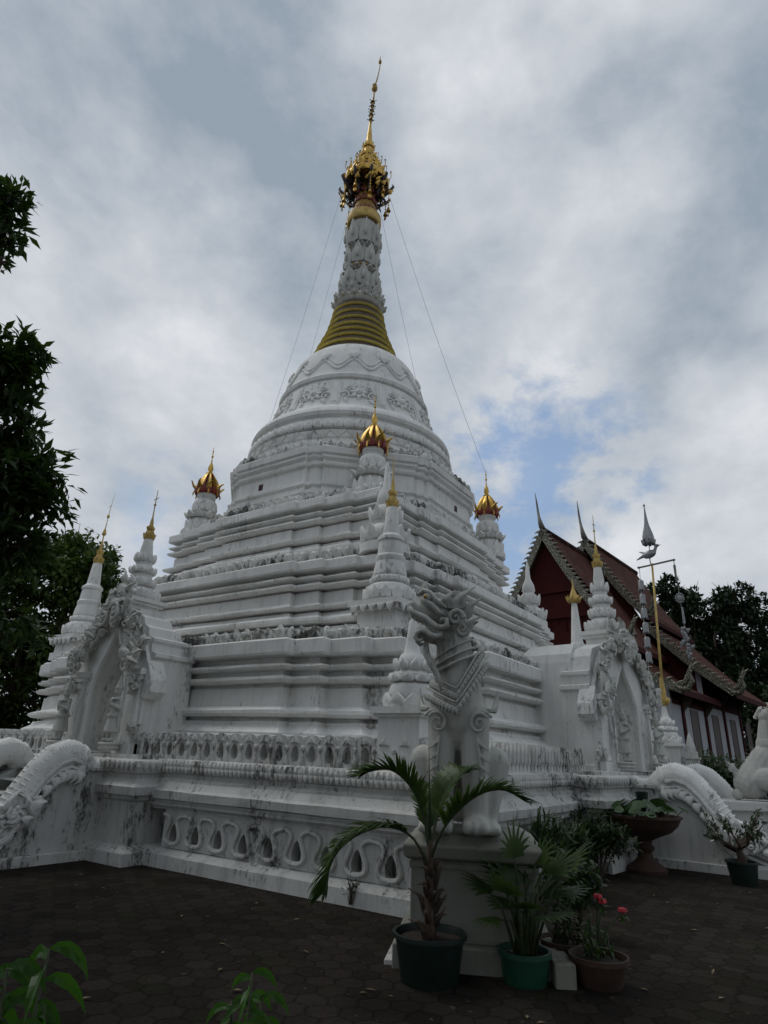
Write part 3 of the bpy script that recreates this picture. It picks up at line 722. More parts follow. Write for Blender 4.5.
# arcade of looping relief with drop-shaped niches
def drop(w,h,n=16,c=(0,0)):
    out=[]
    for k in range(n):
        a=2*pi*k/n-pi/2
        x=w*.5*math.cos(a)*(1-.45*(math.sin(a)*.5+.5)**1.0)*1.15; z=h*.5*math.sin(a)
        if k==n//2: x=0
        out.append((c[0]+x,c[1]+z))
    return out
def rect_out(w,h,n=16,c=(0,0)):
    out=[]
    for k in range(n):
        a=2*pi*k/n-pi/2; x=math.cos(a); z=math.sin(a); m=max(abs(x),abs(z)); out.append((c[0]+w*.5*x/m,c[1]+h*.5*z/m))
    return out
for an,t_,n_ in sides():
    P_l=.46; n=int(2*TX/P_l); P_l=2*TX/n
    for half in(-1,1):
        arc=MB(); loop=MB()
        for k in range(n):
            s0=-TX+P_l*(k+.5)
            if abs(s0)<2.2 or s0*half<0: continue
            M=Matrix.Identity(4)
            for i in range(3): M[i][0]=t_[i]; M[i][1]=-n_[i]; M[i][2]=(0,0,1)[i]; M[i][3]=(n_*TX+t_*s0)[i]
            arc.M=M; loop.M=M
            jz=rr2.uniform(-.008,.008); jx=rr2.uniform(-.008,.008)
            arc.pierced(rect_out(P_l,.49,16,(0,.48)),drop(.17,.26,16,(jx,.41+jz)),.0,.14)
            pts=[(P_l*(q/24-.5)+.088*math.sin(2*q/24*2*pi),-.012,.47+jz+.185*math.cos(q/24*2*pi)) for q in range(25)]
            loop.tube(pts,.034,7,flat=.9)
        arc.build('arcade_panel',WALLW,terr); loop.build('looping_relief',WHITE2,terr,True,sharp=50)
# parapet
def parapet(side,pick):
    mb=MB()
    for an,t_,n_ in sides():
        if an!=side: continue
        h=TX-.18; P_l=.285; n=int(2*h/P_l); P_l=2*h/n
        for k in range(n):
            s0=-h+P_l*(k+.5)
            if abs(s0)<1.2: continue
            M=Matrix.Identity(4); p=n_*h+t_*s0
            for i in range(3): M[i][0]=t_[i]; M[i][1]=-n_[i]; M[i][2]=(0,0,1)[i]; M[i][3]=p[i]
            mb.M=M; dz=rr2.uniform(-.008,.008)
            if not pick:
                # clover-topped post with a drop-shaped hole
                o=[(0,0),(.07,0),(.13,0),(.142,.04),(.142,.12),(.135,.2),(.142,.27),(.138,.34),(.09,.385),(0,.40+dz),(-.09,.385),(-.138,.34),(-.142,.27),(-.135,.2),(-.142,.12),(-.142,.04),(-.13,0),(-.07,0)]
                m_=len(o); hole=[]
                for j in range(m_):
                    a=2*pi*j/m_-pi/2; hole.append((.068*math.cos(a)*(1-.25*math.sin(a)),.16+.105*math.sin(a)))
                mb.pierced(o,hole,-.055,.22,(0,0,1.39))
                mb.relief(roundleaf(.07,.07),(.14,-.05,1.585),(1,0,0),(0,0,1),(0,-1,0),.04)
                mb.relief(ogee(.09,.16),(.14,-.05,1.40),(1,0,0),(0,0,1),(0,-1,0),.03)
                mb.relief(tri(.15,.10),(0,-.055,1.68),(1,0,0),(0,0,1),(0,-1,0),.03)
            else:
                for sx in(-.07,.07):
                    o=[(.055,0),(.055,.06),(.04,.10),(.062,.17),(.062,.26),(.03,.34),(0,.41+dz),(-.03,.34),(-.062,.26),(-.062,.17),(-.04,.10),(-.055,.06),(-.055,0)]
                    mb.plate([(x+sx,z+1.39) for x,z in o],-.05,.05)
                    mb.relief(ogee(.07,.2),(sx,-.05,1.52),(1,0,0),(0,0,1),(0,-1,0),.025)
        mb.M=Matrix.Identity(4)
        # back rail joins the posts
        a=n_*(h-.03)-t_*h; b=n_*(h-.03)+t_*h
        for z0,z1,w_ in ((1.39,1.43,.08),(1.71,1.765,.05)) if not pick else ((1.39,1.43,.08),(1.66,1.71,.03)):
            for (s0,s1) in ((-h,-1.2),(1.2,h)):
                q=[n_*(h-w_)+t_*s0,n_*(h+w_*.6)+t_*s0,n_*(h+w_*.6)+t_*s1,n_*(h-w_)+t_*s1]
                mb.rings([[(p.x,p.y,z0) for p in q],[(p.x,p.y,z1) for p in q]])
    mb.build('pierced_parapet' if not pick else 'picket_parapet',WHITE2,terr)
parapet(0,False); parapet(1,True)
# corner posts with small stupas
def corner_post(x,y,s=1,pole=False):
    o=MB(); o.box(-.3,.3,-.3,.3,1.38,2.02); o.box(-.34,.34,-.34,.34,2.02,2.06); o.box(-.38,.38,-.38,.38,2.06,2.14)
    o.lathe([(.34,2.14),(.34,2.2),(.28,2.24),(.30,2.32),(.27,2.42),(.2,2.46),(.24,2.5),(.24,2.56),(.18,2.6),(.19,2.72),(.15,2.8),(.11,2.84),(.08,3.0),(.045,3.25),(.01,3.3)],22)
    fringe(o,.31,2.16,10,.2,.16,-.15); fringe(o,.24,2.46,9,.16,.12,-.2); fringe(o,.19,2.62,8,.13,.14,-.2)
    b=o.build('corner_post',WHITE,terr,True,sharp=35); place(b,x-CU,y-CV,1.38*(1-s)); b.scale=(s,s,s)
    return b
corner_post(7.02,4.28,1); corner_post(20.38,3.72,1.03)
o=MB(); o.box(-.17,.17,-.17,.17,1.35,1.75); o.box(-.21,.21,-.21,.21,1.75,1.8); o.box(-.15,.15,-.15,.15,1.8,1.95); o.lathe([(.14,1.95),(.12,2.1),(.05,2.35),(.01,2.45)],12)
place(o.build('parapet_finial',WHITE2,terr),20.45-CU,3.15-CV,0)

# ------------------------------------------------------------------ gates
def human_figure(mat,parent,loc,s=1,mirror=1):
    """standing guardian with tall crown, hands pressed together"""
    m=MB()
    m.caps((-.07,0,.1),(-.06,0,.48),.05,.075); m.caps((.07,0,.1),(.06,0,.48),.05,.075)
    m.ell((-.08,-.06,.05),(.05,.1,.04)); m.ell((.08,-.06,.05),(.05,.1,.04))
    m.ell((0,0,.52),(.14,.1,.11)); m.caps((0,0,.55),(0,0,.72),.095,.11); m.ell((0,-.005,.78),(.15,.09,.11))
    m.caps((0,0,.85),(0,0,.93),.045,.045); m.ell((0,-.01,1.0),(.075,.08,.095)); m.ell((0,-.09,.985),(.016,.02,.02),8,5)
    for sx in(-1,1):
        m.caps((sx*.15,0,.82),(sx*.19,-.02,.66),.045,.038); m.caps((sx*.19,-.02,.66),(sx*.03,-.14,.74),.036,.026)
        m.ell((sx*.078,0,.995),(.015,.02,.035),8,5)
    m.ell((0,-.15,.80),(.03,.03,.07))
    m.lathe([(.085,1.05),(.09,1.08),(.06,1.14),(.065,1.16),(.035,1.24),(.012,1.36),(.004,1.4)],14)
    m.lathe([(.17,.2),(.12,.5),(.13,.56),(.1,.5)],14)
    b=sculpt(m,'guardian_figure',mat,parent,.016,2)
    b.location=loc; b.scale=(s,s,s)
    d=MB(); d.lathe([(.10,.86),(.14,.84),(.12,.89)],14); d.build('collar',mat,b,True,sharp=40)
    d=MB()
    d.lathe([(.15,.50),(.155,.53),(.15,.56)],16)
    for sx in(-1,1): d.relief(flame(.1,.3,.4*sx),(sx*.13,0,.3),(sx,0,0),(0,0,1),(0,-1,0),.03)
    d.build('sash',mat,b,True,sharp=40)
    p=MB(); p.lathe([(.17,-.14),(.2,-.1),(.18,-.05),(.22,-.02),(.2,.01)],12); p.build('lotus_base',mat,b,True,sharp=40)
    return b
def kranok(mb,c,s,X,Z,Nn,rr,n=7,spread=1.0):
    """clump of curling flame leaves with scrolls"""
    c=Vector(c);X=Vector(X);Z=Vector(Z);Nn=Vector(Nn)
    for k in range(n):
        a=rr.uniform(-1,1)*spread; d=(Z*math.cos(a)+X*math.sin(a)).normalized(); e=(X*math.cos(a)-Z*math.sin(a)).normalized()
        q=s*rr.uniform(.6,1.1); o=c+X*rr.uniform(-.5,.5)*s+Z*rr.uniform(-.5,.4)*s+Nn*rr.uniform(0,.35)*s
        mb.relief(flame(q*.55,q*.62,rr.choice((-.3,.3,.5))),o,e*rr.choice((-1,1)),d,(Nn+e*rr.uniform(-.5,.5)+Z*rr.uniform(-.2,.4)).normalized(),q*.2,.5,.35)
    for k in range(max(3,n-1)):
        o=c+X*rr.uniform(-.4,.4)*s+Z*rr.uniform(-.4,.3)*s+Nn*(.1+rr.uniform(0,.3))*s
        swirl(mb,o,X,Z,Nn,s*rr.uniform(.2,.34),1.4,s*.075,rr.choice((-1,1)),rr.uniform(0,6))
        mb.ell(tuple(o+Nn*s*.05),(s*.09,s*.09,s*.09),8,5)
def gate(label,loc,rz,seed,wx=1.0,sps=1.0,spx=0.0,boxy=False):
    rr=random.Random(seed)
    G=thing('gate_shrine',label,'shrine gate',loc,rz,'gate shrines on the terrace')
    # plinth that breaks forward from the terrace wall
    pl=MB()
    W=2.15
    pr=[(.16,-.04),(.15,.16),(.05,.22),(.0,.24),(.0,.80),(.04,.83),(.04,.88),(.12,.90),(.13,1.01),(.06,1.05),(.0,1.12),(.0,1.17),(.05,1.2),(.07,1.28),(.05,1.36),(-.03,1.38)]
    rings=[]
    for o,z in pr: rings.append([(-W*wx-o,.9,z),(-W*wx-o,-.55-o,z),(W*wx+o,-.55-o,z),(W*wx+o,.9,z)])
    pl.rings(rings)
    b=pl.build('plinth',WALLW,G)
    pb=MB()
    n=int(2*W*wx/.12)
    for k in range(n): pb.relief(ogee(.115,.14),(-W*wx+2*W*wx*(k+.5)/n,-.61,1.36),(1,0,0),(0,0,-1),(0,-1,0),.04)
    for sx in(-1,1):
        for k in range(9): pb.relief(ogee(.115,.14),(sx*(W*wx+.06),-.5+k*.12,1.36),(0,sx,0),(0,0,-1),(sx,0,0),.04)
    pb.box(-W*wx+.25,W*wx-.25,-.42,.8,1.38,1.44)
    pb.build('plinth_petal_band',WHITE2,b,False)
    # rear block: battered, stepped shoulders
    bd=MB()
    hw=1.16*wx
    def rect(x,y0,y1,z): return [(-x,y0,z),(x,y0,z),(x,y1,z),(-x,y1,z)]
    if boxy:
        bd.rings([rect(hw-.08,.42,1.6,1.38),rect(hw-.10,.42,1.6,3.45),rect(hw-.13,.42,1.56,3.62),rect(hw-.34,.42,1.4,3.84),rect(hw-.75,.42,1.2,3.92)])
        bd.rings([rect(hw+.06,.03,.62,1.38),rect(hw+.05,.03,.62,1.52),rect(hw,.03,.62,1.55),rect(hw-.02,.03,.62,2.85),rect(hw+.05,.03,.64,2.90),rect(hw+.05,.03,.64,2.97),rect(hw-.05,.03,.62,3.0),rect(hw-.03,.03,.62,3.14),rect(hw+.01,.03,.62,3.18),rect(hw+.01,.03,.62,3.24),rect(hw-.10,.03,.6,3.27),rect(hw-.16,.03,.6,3.55),rect(hw-.30,.03,.58,3.72),rect(hw-.9,.03,.56,3.90)])
    else:
        bd.rings([rect(hw+.06,.03,.95,1.38),rect(hw+.05,.03,.94,1.52),rect(hw,.03,.92,1.55),rect(hw-.02,.03,.90,2.98),rect(hw+.03,.03,.93,3.02),rect(hw+.03,.03,.93,3.08),rect(hw-.10,.03,.84,3.12),rect(hw-.12,.03,.82,3.26),rect(hw-.08,.03,.85,3.30),rect(hw-.08,.03,.85,3.35),rect(hw-.24,.03,.76,3.40),rect(hw-.29,.03,.73,3.56),rect(hw-.42,.03,.66,3.62),rect(hw-.48,.03,.62,3.76),rect(hw-.66,.03,.56,3.84),rect(.40,.03,.54,3.93)])
    BD=bd.build('shrine_body',WHITE,G)
    cut=MB(); dwc=.52*wx; ap=[(dwc,1.395),(dwc,2.55),(dwc*.93,2.72),(dwc*.72,2.95),(dwc*.42,3.18),(dwc*.16,3.40),(0,3.58)]; ap=ap+[(-x,z) for x,z in ap[:-1][::-1]]
    cut.plate(ap,-.5,.40); boolean_cut(BD,cut)
    # front pavilion walls either side of the doorway and moulded eaves
    dw=.52*wx; hwf=1.16*wx
    arch=[(dw,1.40),(dw,2.55),(dw*.93,2.72),(dw*.72,2.95),(dw*.42,3.18),(dw*.16,3.40),(0,3.58)]
    outer=[(hwf,1.38),(hwf,2.85),(hwf-.10,3.05),(hwf-.26,3.32),(hwf-.46,3.58),(hwf-.74,3.82),(0,4.12)]
    for sx in(1,-1):
        fr=MB()
        for i in range(len(arch)-1):
            q=[arch[i],outer[i],outer[i+1],arch[i+1]]
            fr.plate([(sx*a,z) for a,z in q],-.06,.024)
        fr.build('front_wall',WHITE,G)
    
    fl=MB(); fl.box(-dw,dw,-.5,.56,1.445,1.46); fl.build('threshold',WALLW,G)
    ar=MB()
    for sx in(1,-1):
        pts=[(sx*(a+.03),-.05,z) for a,z in arch]; ar.tube(pts,.05,6)
        pts=[(sx*(a+.13),-.035,z+.03) for a,z in arch]; ar.tube(pts,.03,6)
    ar.build('arch_moulding',WHITE,G,True,sharp=40)
    for sx in(1,-1):
        p=MB(); x=sx*(hwf-.20)
        p.box(x-.2,x+.2,-.17,0,1.38,1.6); p.box(x-.15,x+.15,-.13,0,1.6,2.62); p.box(x-.19,x+.19,-.17,0,2.62,2.7); p.box(x-.23,x+.23,-.2,0,2.7,2.8)
        for z in (1.6,2.5): 
            for q in(-.09,0,.09): p.relief(ogee(.09,.12),(x+q,-.13,z+.0),(1,0,0),(0,0,1),(0,-1,0),.04)
        pp=p.build('pilaster',WHITE,G,bevel=.01)
        k=MB(); kranok(k,(x,-.2,2.95),.36,(1,0,0),(0,0,1),(0,-1,0),rr,9); kranok(k,(x+sx*.1,-.15,2.55),.26,(sx,0,0),(0,0,-1),(0,-1,0),rr,5)
        k.build('capital_ornament',STONE,pp,True,sharp=40)
        k=MB(); kranok(k,(x+sx*.2,-.05,1.75),.25,(sx,0,0),(0,0,1),(0,-1,0),rr,5,1.4); k.build('base_ornament',STONE,pp,True,sharp=40)
        # projecting bracket arm at the side
        br=MB(); br.plate([(sx*(hwf-.02),2.35),(sx*(hwf+.02),2.95),(sx*(hwf+.2),2.62),(sx*(hwf+.22),2.42),(sx*(hwf+.1),2.3)],-.1,.22); br.build('side_bracket',WHITE,G,bevel=.01)
        human_figure(STONE,G,(sx*(dw+.30),-.34,1.60),.80)
    pd=MB()
    for t in [i/9 for i in range(10)]:
        for sx in(1,-1):
            i=min(5,int((.42+.58*t)*6)); a,z=outer[i]; a2,z2=outer[min(6,i+1)]; u_=(.42+.58*t)*6-i
            x=sx*(a+(a2-a)*u_)*.96; zz=z+(z2-z)*u_+.04
            kranok(pd,(x,-.10,zz-.06),.30+.08*t,(sx,0,0),(0,0,1),(0,-1,0),rr,5,1.2)
    kranok(pd,(0,-.12,3.85),.46,(1,0,0),(0,0,1),(0,-1,0),rr,12,.9); kranok(pd,(0,-.1,4.15),.30,(1,0,0),(0,0,1),(0,-1,0),rr,5,.5)
    pd.build('pediment_ornament',STONE,G,True,sharp=40)
    # small kneeling figure at the peak
    fg=MB(); fg.ell((-.22,.0,4.22),(.1,.09,.12)); fg.caps((-.22,0,4.25),(-.22,0,4.42),.07,.06); fg.ell((-.22,-.02,4.56),(.065,.065,.08)); fg.caps((-.28,0,4.42),(-.37,-.04,4.3),.03,.025); fg.caps((-.16,0,4.42),(-.1,-.04,4.32),.03,.025); fg.caps((-.37,-.04,4.3),(-.36,-.04,4.52),.022,.012); fg.lathe([(.06,0),(.03,.06),(.005,.14)],8,(-.22,-.01,4.6))
    sculpt(fg,'peak_figure',STONE,G,.018,2)
    # spire
    SY=.34
    LIFT=Matrix.Translation((spx,SY,3.7))@Matrix.Diagonal((1,1,sps,1))@Matrix.Translation((0,0,-3.7)); sp=MB(); sp.M=LIFT; sp.box(-.36,.36,-.36,.36,3.70,3.80); sp.box(-.30,.30,-.30,.30,3.80,4.06); sp.box(-.35,.35,-.35,.35,4.06,4.12); sp.box(-.40,.40,-.40,.40,4.12,4.19)
    sp.lathe([(.33,4.19),(.35,4.26),(.33,4.36),(.26,4.42),(.21,4.46),(.25,4.52),(.25,4.60),(.2,4.65),(.19,4.76),(.22,4.8),(.21,4.86),(.155,4.9),(.165,4.98),(.14,5.07),(.115,5.12),(.125,5.2),(.10,5.36),(.085,5.50),(.07,5.52)],24)
    for n,r,z,w_,h_,tl in ((12,.34,4.2,.2,.2,-.2),(10,.235,4.48,.17,.16,-.25),(9,.205,4.74,.14,.13,-.25),(8,.16,4.98,.12,.17,-.1)): around(sp,n,r,z,ogee(w_,h_),.05,tl,0,(0,0))
    for kx in (-.3,.3): kranok(sp,(kx,-.28,4.28),.2,(1,0,0),(0,0,1),(0,-1,0),rr,5)
    s_=sp.build('spire',WHITE,G,True,sharp=35)
    gc=MB(); gc.M=LIFT; cap_gold(gc,5.48,.72); gc.tube([(0,0,6.15),(.01,0,6.55)],[.013,.006],5); gc.tube([(-.07,0,6.34),(.09,0,6.36)],.009,4); gc.ell((0,0,6.22),(.028,.028,.028),6,4)
    gc.build('gilded_cap',GOLDP,s_,True,sharp=45)
    return G
GL=gate('white gate shrine left of the chedi, with two guardian figures at its pointed doorway',(6.80,10.45,0),-pi/2,21,.90,1.0,-.2)
GR=gate('white gate shrine on the right of the chedi, nearest the red temple roofs',(13.95,3.36,0),-.12,33,1.3,1.2,.26,True)

# ------------------------------------------------------------------ naga stairs
def stairs(label,loc,rz,seed,xn=(1.13,-1.13)):
    S=thing('naga_staircase',label,'staircase',loc,rz,'naga staircases')
    st=MB()
    for k in range(7):
        z=1.36-(k+1)*.17; y0=-.75-k*.28
        st.box(xn[1]+.14,xn[0]-.14,y0-.28,-.5,max(0,z-.02-.17*0)-.0,z+.0) if z>0.05 else None
    st.build('steps',WALLW,S)
    for sx,xm in((1,xn[0]),(-1,xn[1])):
        pts=[(-.40,1.22),(-.72,1.18),(-1.0,1.16),(-1.3,1.02),(-1.55,.78),(-1.75,.52),(-2.0,.36),(-2.5,.26),(-3.4,.22)]
        fl=MB(); poly=[(-.40,-.03)]+pts+[(-3.4,-.03)]
        xa,xb=xm-.15,xm+.15
        fl.plate(poly,min(xa,xb),max(xa,xb),'x')
        kb=MB(); x0,x1=(xm+sx*.15,xm+sx*.27); kb.box(min(x0,x1),max(x0,x1),-3.4,-.42,-.03,.13)
        cp=MB(); cp.box(xm-.19,xm+.19,-.85,-.40,1.19,1.25)
        f=fl.build('flank_wall',WALLW,S,bevel=.01); kb.build('kerb',WHITE2,f,bevel=.01); cp.build('coping',WHITE2,f,bevel=.01)
        xc=xm+sx*.04
        nb=MB()
        path=[(-.42,1.36),(-.55,1.28),(-.7,1.24),(-.85,1.30),(-1.0,1.38),(-1.15,1.42),(-1.32,1.36),(-1.5,1.18),(-1.68,.92),(-1.85,.66),(-2.05,.47),(-2.35,.36),(-2.8,.34),(-3.4,.34)]
        nb.tube([(xc,y,z) for y,z in path],[.05,.07,.12,.17,.20,.215,.215,.21,.20,.19,.18,.18,.18,.17],14)
        nb.ell((xc,-.86,1.27),(.19,.14,.14)); nb.ell((xc+sx*.02,-.95,1.2),(.17,.12,.1))
        b=sculpt(nb,'naga_body',WHITE,S,.022,2)
        rd=MB()
        # back ridge scales
        for i in range(34):
            t=.28+.66*i/34; q=t*(len(path)-1); k=int(q); u_=q-k; y=path[k][0]*(1-u_)+path[min(k+1,13)][0]*u_; z=path[k][1]*(1-u_)+path[min(k+1,13)][1]*u_
            ty,tz=path[min(k+1,13)][0]-path[k][0],path[min(k+1,13)][1]-path[k][1]; ln_=math.hypot(ty,tz); ny,nz=tz/ln_,-ty/ln_
            if nz<0 and abs(nz)>.3: ny,nz=-ny,-nz
            rd.tube([(xc+a_*sx,y+ny*b_,z+nz*b_) for a_,b_ in ((-.205,-.03),(-.15,.14),(0,.205),(.15,.14),(.215,-.03))],[.006,.012,.016,.012,.006],5)
        rd.tube([(xc+sx*.19,y,z-.07) for y,z in path[4:]],.035,6)
        rd.tube([(xc+sx*.17,y,z-.17) for y,z in path[4:]],.028,6)
        for i in range(15):
            q=4+8.5*i/15; k=int(q); u_=q-k; y=path[k][0]*(1-u_)+path[min(k+1,13)][0]*u_; z=path[k][1]*(1-u_)+path[min(k+1,13)][1]*u_
            rd.relief(flame(.16,.2,.4),(xc+sx*.17,y,z-.20),(0,-1,0),(0,.5,-.85),(sx,0,0),.04)
        rd.build('naga_scales',WHITE,b,True,sharp=40)
        ks=MB(); rr=random.Random(seed+sx)
        kranok(ks,(xc+sx*.17,-1.85,.62),.34,(0,-1,0),(0,0,1),(sx,0,0),rr,7,1.2); kranok(ks,(xc+sx*.17,-2.2,.5),.34,(0,-1,0),(0,0,1),(sx,0,0),rr,7,1.2)
        swirl(ks,(xc+sx*.17,-2.02,.5),(0,-1,0),(0,0,1),(sx,0,0),.26,1.7,.05,1,1)
        ks.build('flame_scroll',WHITE,b,True,sharp=40)
    return S
stairs('white naga staircase at far left, its curled dragon parapets descending to the pavement',(6.78,10.62,0),-pi/2,4,(1.13,-.55))
stairs('white naga staircase at right, beside the goblet planter and bonsai pot',(13.72,3.38,0),0,9)

# ------------------------------------------------------------------ lion on pedestal
PX,PY=5.78,2.88; PA=math.atan2(-(-.897),-.44)      # local -y looks at the viewer
fx,fy=-.897,-.442
PRZ=math.atan2(fx,-fy)                              # rotate so that (0,-1) -> (fx,fy)
PED=thing('lion_pedestal','square white plinth with moulded lid under the seated lion','pedestal',(5.83,2.86,0),PRZ)
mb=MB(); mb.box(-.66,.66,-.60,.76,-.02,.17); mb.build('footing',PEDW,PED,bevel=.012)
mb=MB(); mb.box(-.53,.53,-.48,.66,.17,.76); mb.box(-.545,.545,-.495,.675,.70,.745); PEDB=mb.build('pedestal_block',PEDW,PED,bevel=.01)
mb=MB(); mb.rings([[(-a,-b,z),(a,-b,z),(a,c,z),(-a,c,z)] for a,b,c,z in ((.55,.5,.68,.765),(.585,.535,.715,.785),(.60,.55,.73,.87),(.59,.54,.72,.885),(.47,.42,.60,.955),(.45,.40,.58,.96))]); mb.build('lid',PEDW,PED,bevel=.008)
def make_lion(label,loc,rz,s=1):
    Ln=thing('lion_statue',label,'statue',loc,rz,'guardian lion statues')
    m=MB()
    m.caps((-.255,-.22,1.0),(-.25,-.27,.12),.15,.115); m.caps((.075,-.22,1.0),(.07,-.27,.12),.16,.12)
    for x in(-.255,.07):
        m.ell((x,-.36,.07),(.13,.19,.085))
        for q in(-.075,0,.075): m.ell((x+q,-.51,.06),(.045,.06,.055),8,6)
    m.ell((-.09,-.14,1.02),(.30,.27,.36)); m.ell((-.095,-.12,1.22),(.265,.25,.27))
    m.caps((-.09,-.02,.95),(-.08,.42,.36),.29,.34); m.ell((-.08,.3,.45),(.33,.3,.4))
    for sx,x0 in((-1,-.44),(1,.28)):
        m.ell((x0-sx*.03,.12,.46),(.145,.32,.25)); m.caps((x0,-.1,.58),(x0-sx*.06,-.22,.12),.15,.06); m.ell((x0-sx*.05,-.30,.05),(.085,.17,.06))
        for q in(-.06,0,.06): m.ell((x0-sx*.05+q*.8,-.45,.04),(.032,.045,.04),8,6)
    m.caps((-.10,-.14,1.3),(-.13,-.18,1.70),.235,.185); m.ell((-.115,-.16,1.5),(.215,.21,.2))
    m.ell((-.14,-.19,1.86),(.17,.19,.19))
    # upper jaw: broad snout that rises to the tip
    m.caps((-.20,-.23,1.93),(-.42,-.30,1.965),.13,.09); m.caps((-.42,-.30,1.965),(-.55,-.34,2.0),.085,.06)
    m.ell((-.57,-.35,2.03),(.05,.06,.05)); m.caps((-.3,-.25,2.04),(-.44,-.31,2.09),.09,.06)
    m.caps((-.18,-.22,1.74),(-.40,-.29,1.74),.105,.075); m.caps((-.40,-.29,1.74),(-.50,-.33,1.765),.07,.05)
    m.ell((-.5,-.33,1.745),(.05,.06,.07))
    for dy in(-.1,.1): m.ell((-.40,-.29+dy,2.10),(.065,.05,.055),10,8)
    m.ell((-.09,.72,.12),(.12,.12,.12)); m.caps((-.08,.66,.3),(-.06,.72,.75),.06,.05)
    b=sculpt(m,'lion_body',STONE,Ln,.017,2,.45)
    ey=MB()
    for dy in(-.135,.135): ey.ell((-.42,-.29+dy*.98,2.105),(.026,.02,.024),10,8)
    ey.build('eye',GOLDP,Ln,True)
    lp=MB()
    for dy in(-1,1):
        y=lambda x:-.3+dy*(.095+.12*(x+.58))
        up=[(-.60,2.0),(-.56,1.95),(-.49,1.92),(-.42,1.89),(-.36,1.84),(-.30,1.80),(-.235,1.79),(-.19,1.82),(-.195,1.87),(-.24,1.88),(-.265,1.85)]
        lp.tube([(x,y(x),z) for x,z in up],[.03,.033,.035,.035,.035,.035,.033,.03,.027,.022,.015],7)
        lo=[(-.24,1.72),(-.30,1.705),(-.36,1.72),(-.41,1.76),(-.46,1.77),(-.51,1.745),(-.525,1.70),(-.49,1.665),(-.44,1.68)]
        lp.tube([(x,y(x)*1.0,z) for x,z in lo],[.03,.035,.035,.033,.03,.028,.025,.022,.015],7)
        br=[(-.47,2.10),(-.42,2.06),(-.35,2.02),(-.28,1.95),(-.2,1.9)]; lp.tube([(x,y(x)-dy*.01,z) for x,z in br],[.02,.03,.034,.03,.02],7)
        br=[(-.50,2.13),(-.45,2.175),(-.38,2.15),(-.30,2.06),(-.2,1.99)]; lp.tube([(x,y(x)-dy*.02,z) for x,z in br],[.02,.028,.03,.03,.02],7)
    lp.build('curled_lip',STONE,b,True)
    tt=MB()
    for k in range(7):
        x=-.55+.042*k; 
        for dy in(-1,1): tt.tube([(x,-.3+dy*(.08+.1*(x+.58)),1.94-.18*(k/9)),(x-.005,-.3+dy*(.075+.1*(x+.58)),1.895-.18*(k/9))],[.016,.004],5)
    tt.build('teeth',STONE,b,True)
    mn=MB()
    Fl=lambda o,X,Z,Nn,w_,h_,l:mn.relief(flame(w_,h_,l),o,X,Z,Nn,.05,.5,.3)
    Fl((-.43,-.32,2.13),(1,0,0),(-.1,0,1),(0,-1,0),.13,.16,-.2)
    Fl((-.10,-.34,2.0),(1,0,0),(.25,0,1),(0,-1,0),.2,.22,.25); Fl((-.03,-.30,1.92),(1,0,0),(.4,0,1),(0,-1,0),.2,.2,.2); Fl((-.02,-.28,1.80),(1,0,0),(.7,0,1),(0,-1,0),.15,.14,.2)
    Fl((-.2,-.33,2.02),(1,0,0),(0,0,1),(0,-1,0),.16,.17,.15)
    for q in range(4): Fl((-.15+.05*q,-.08+.02*q,2.0-.06*q),(.6,-.8,0),(.3+.12*q,.3,1),(-.3,-.9,.2),.15,.11,.2)
    for q in range(3): Fl((.02+.01*q,-.12,1.7-.11*q),(0,-1,0),(.7,.2,.8),(.8,-.5,.2),.11,.06,.15)
    swirl(mn,(-.10,-.37,1.90),(1,0,0),(0,0,1),(0,-1,0),.085,1.4,.026); swirl(mn,(-.03,-.34,1.80),(1,0,0),(0,0,1),(0,-1,0),.07,1.4,.022,-1)
    mn.build('mane_flame',STONE,Ln,True,sharp=40)
    bd=MB(); bd.tube([(-.42,-.32,1.66),(-.41,-.36,1.56),(-.36,-.39,1.45),(-.30,-.41,1.36),(-.26,-.42,1.27),(-.25,-.42,1.2)],[.03,.035,.034,.03,.024,.01],8); bd.build('beard',STONE,Ln,True)
    # neck folds
    nf=MB()
    for z0,r_,cx,cy in((1.62,.195,-.125,-.17),(1.54,.215,-.12,-.165),(1.47,.23,-.11,-.16)):
        nf.tube([(cx+r_*math.cos(a),cy+r_*math.sin(a),z0+.10*math.cos(a)-.05*math.sin(-a)*0) for a in [pi*.95+1.2*pi*k/20 for k in range(21)]],.015,6)
    nf.build('neck_fold',STONE,b,True)
    # two scalloped collars draped in a V
    cl=MB()
    for z0,r_,dr in((1.33,.275,.30),(1.20,.325,.33)):
        ring=[]
        for k in range(29):
            a=pi*1.02+pi*.96*k/28; x=-.095+r_*math.cos(a); y=-.135+r_*.96*math.sin(a)
            z=z0+dr*(abs(math.cos(a))**1.2)*.62-.16+.26*max(0,math.cos(a))-.05*max(0,-math.cos(a))
            ring.append((x,y,z,a))
        cl.tube([p[:3] for p in ring],.016,7)
        for p in ring[::1]:
            n_=Vector((math.cos(p[3]),math.sin(p[3]),0)); t_=Vector((-n_.y,n_.x,0))
            cl.relief(tri(.055,.06),Vector(p[:3])+n_*.004,t_,(0,0,-1),n_,.018,.6,.5)
        cl.tube([(p[0]*1.0,p[1]+.004,p[2]+.06) for p in ring],.012,6)
    cl.build('scalloped_collar',STONE,b,True,sharp=40)
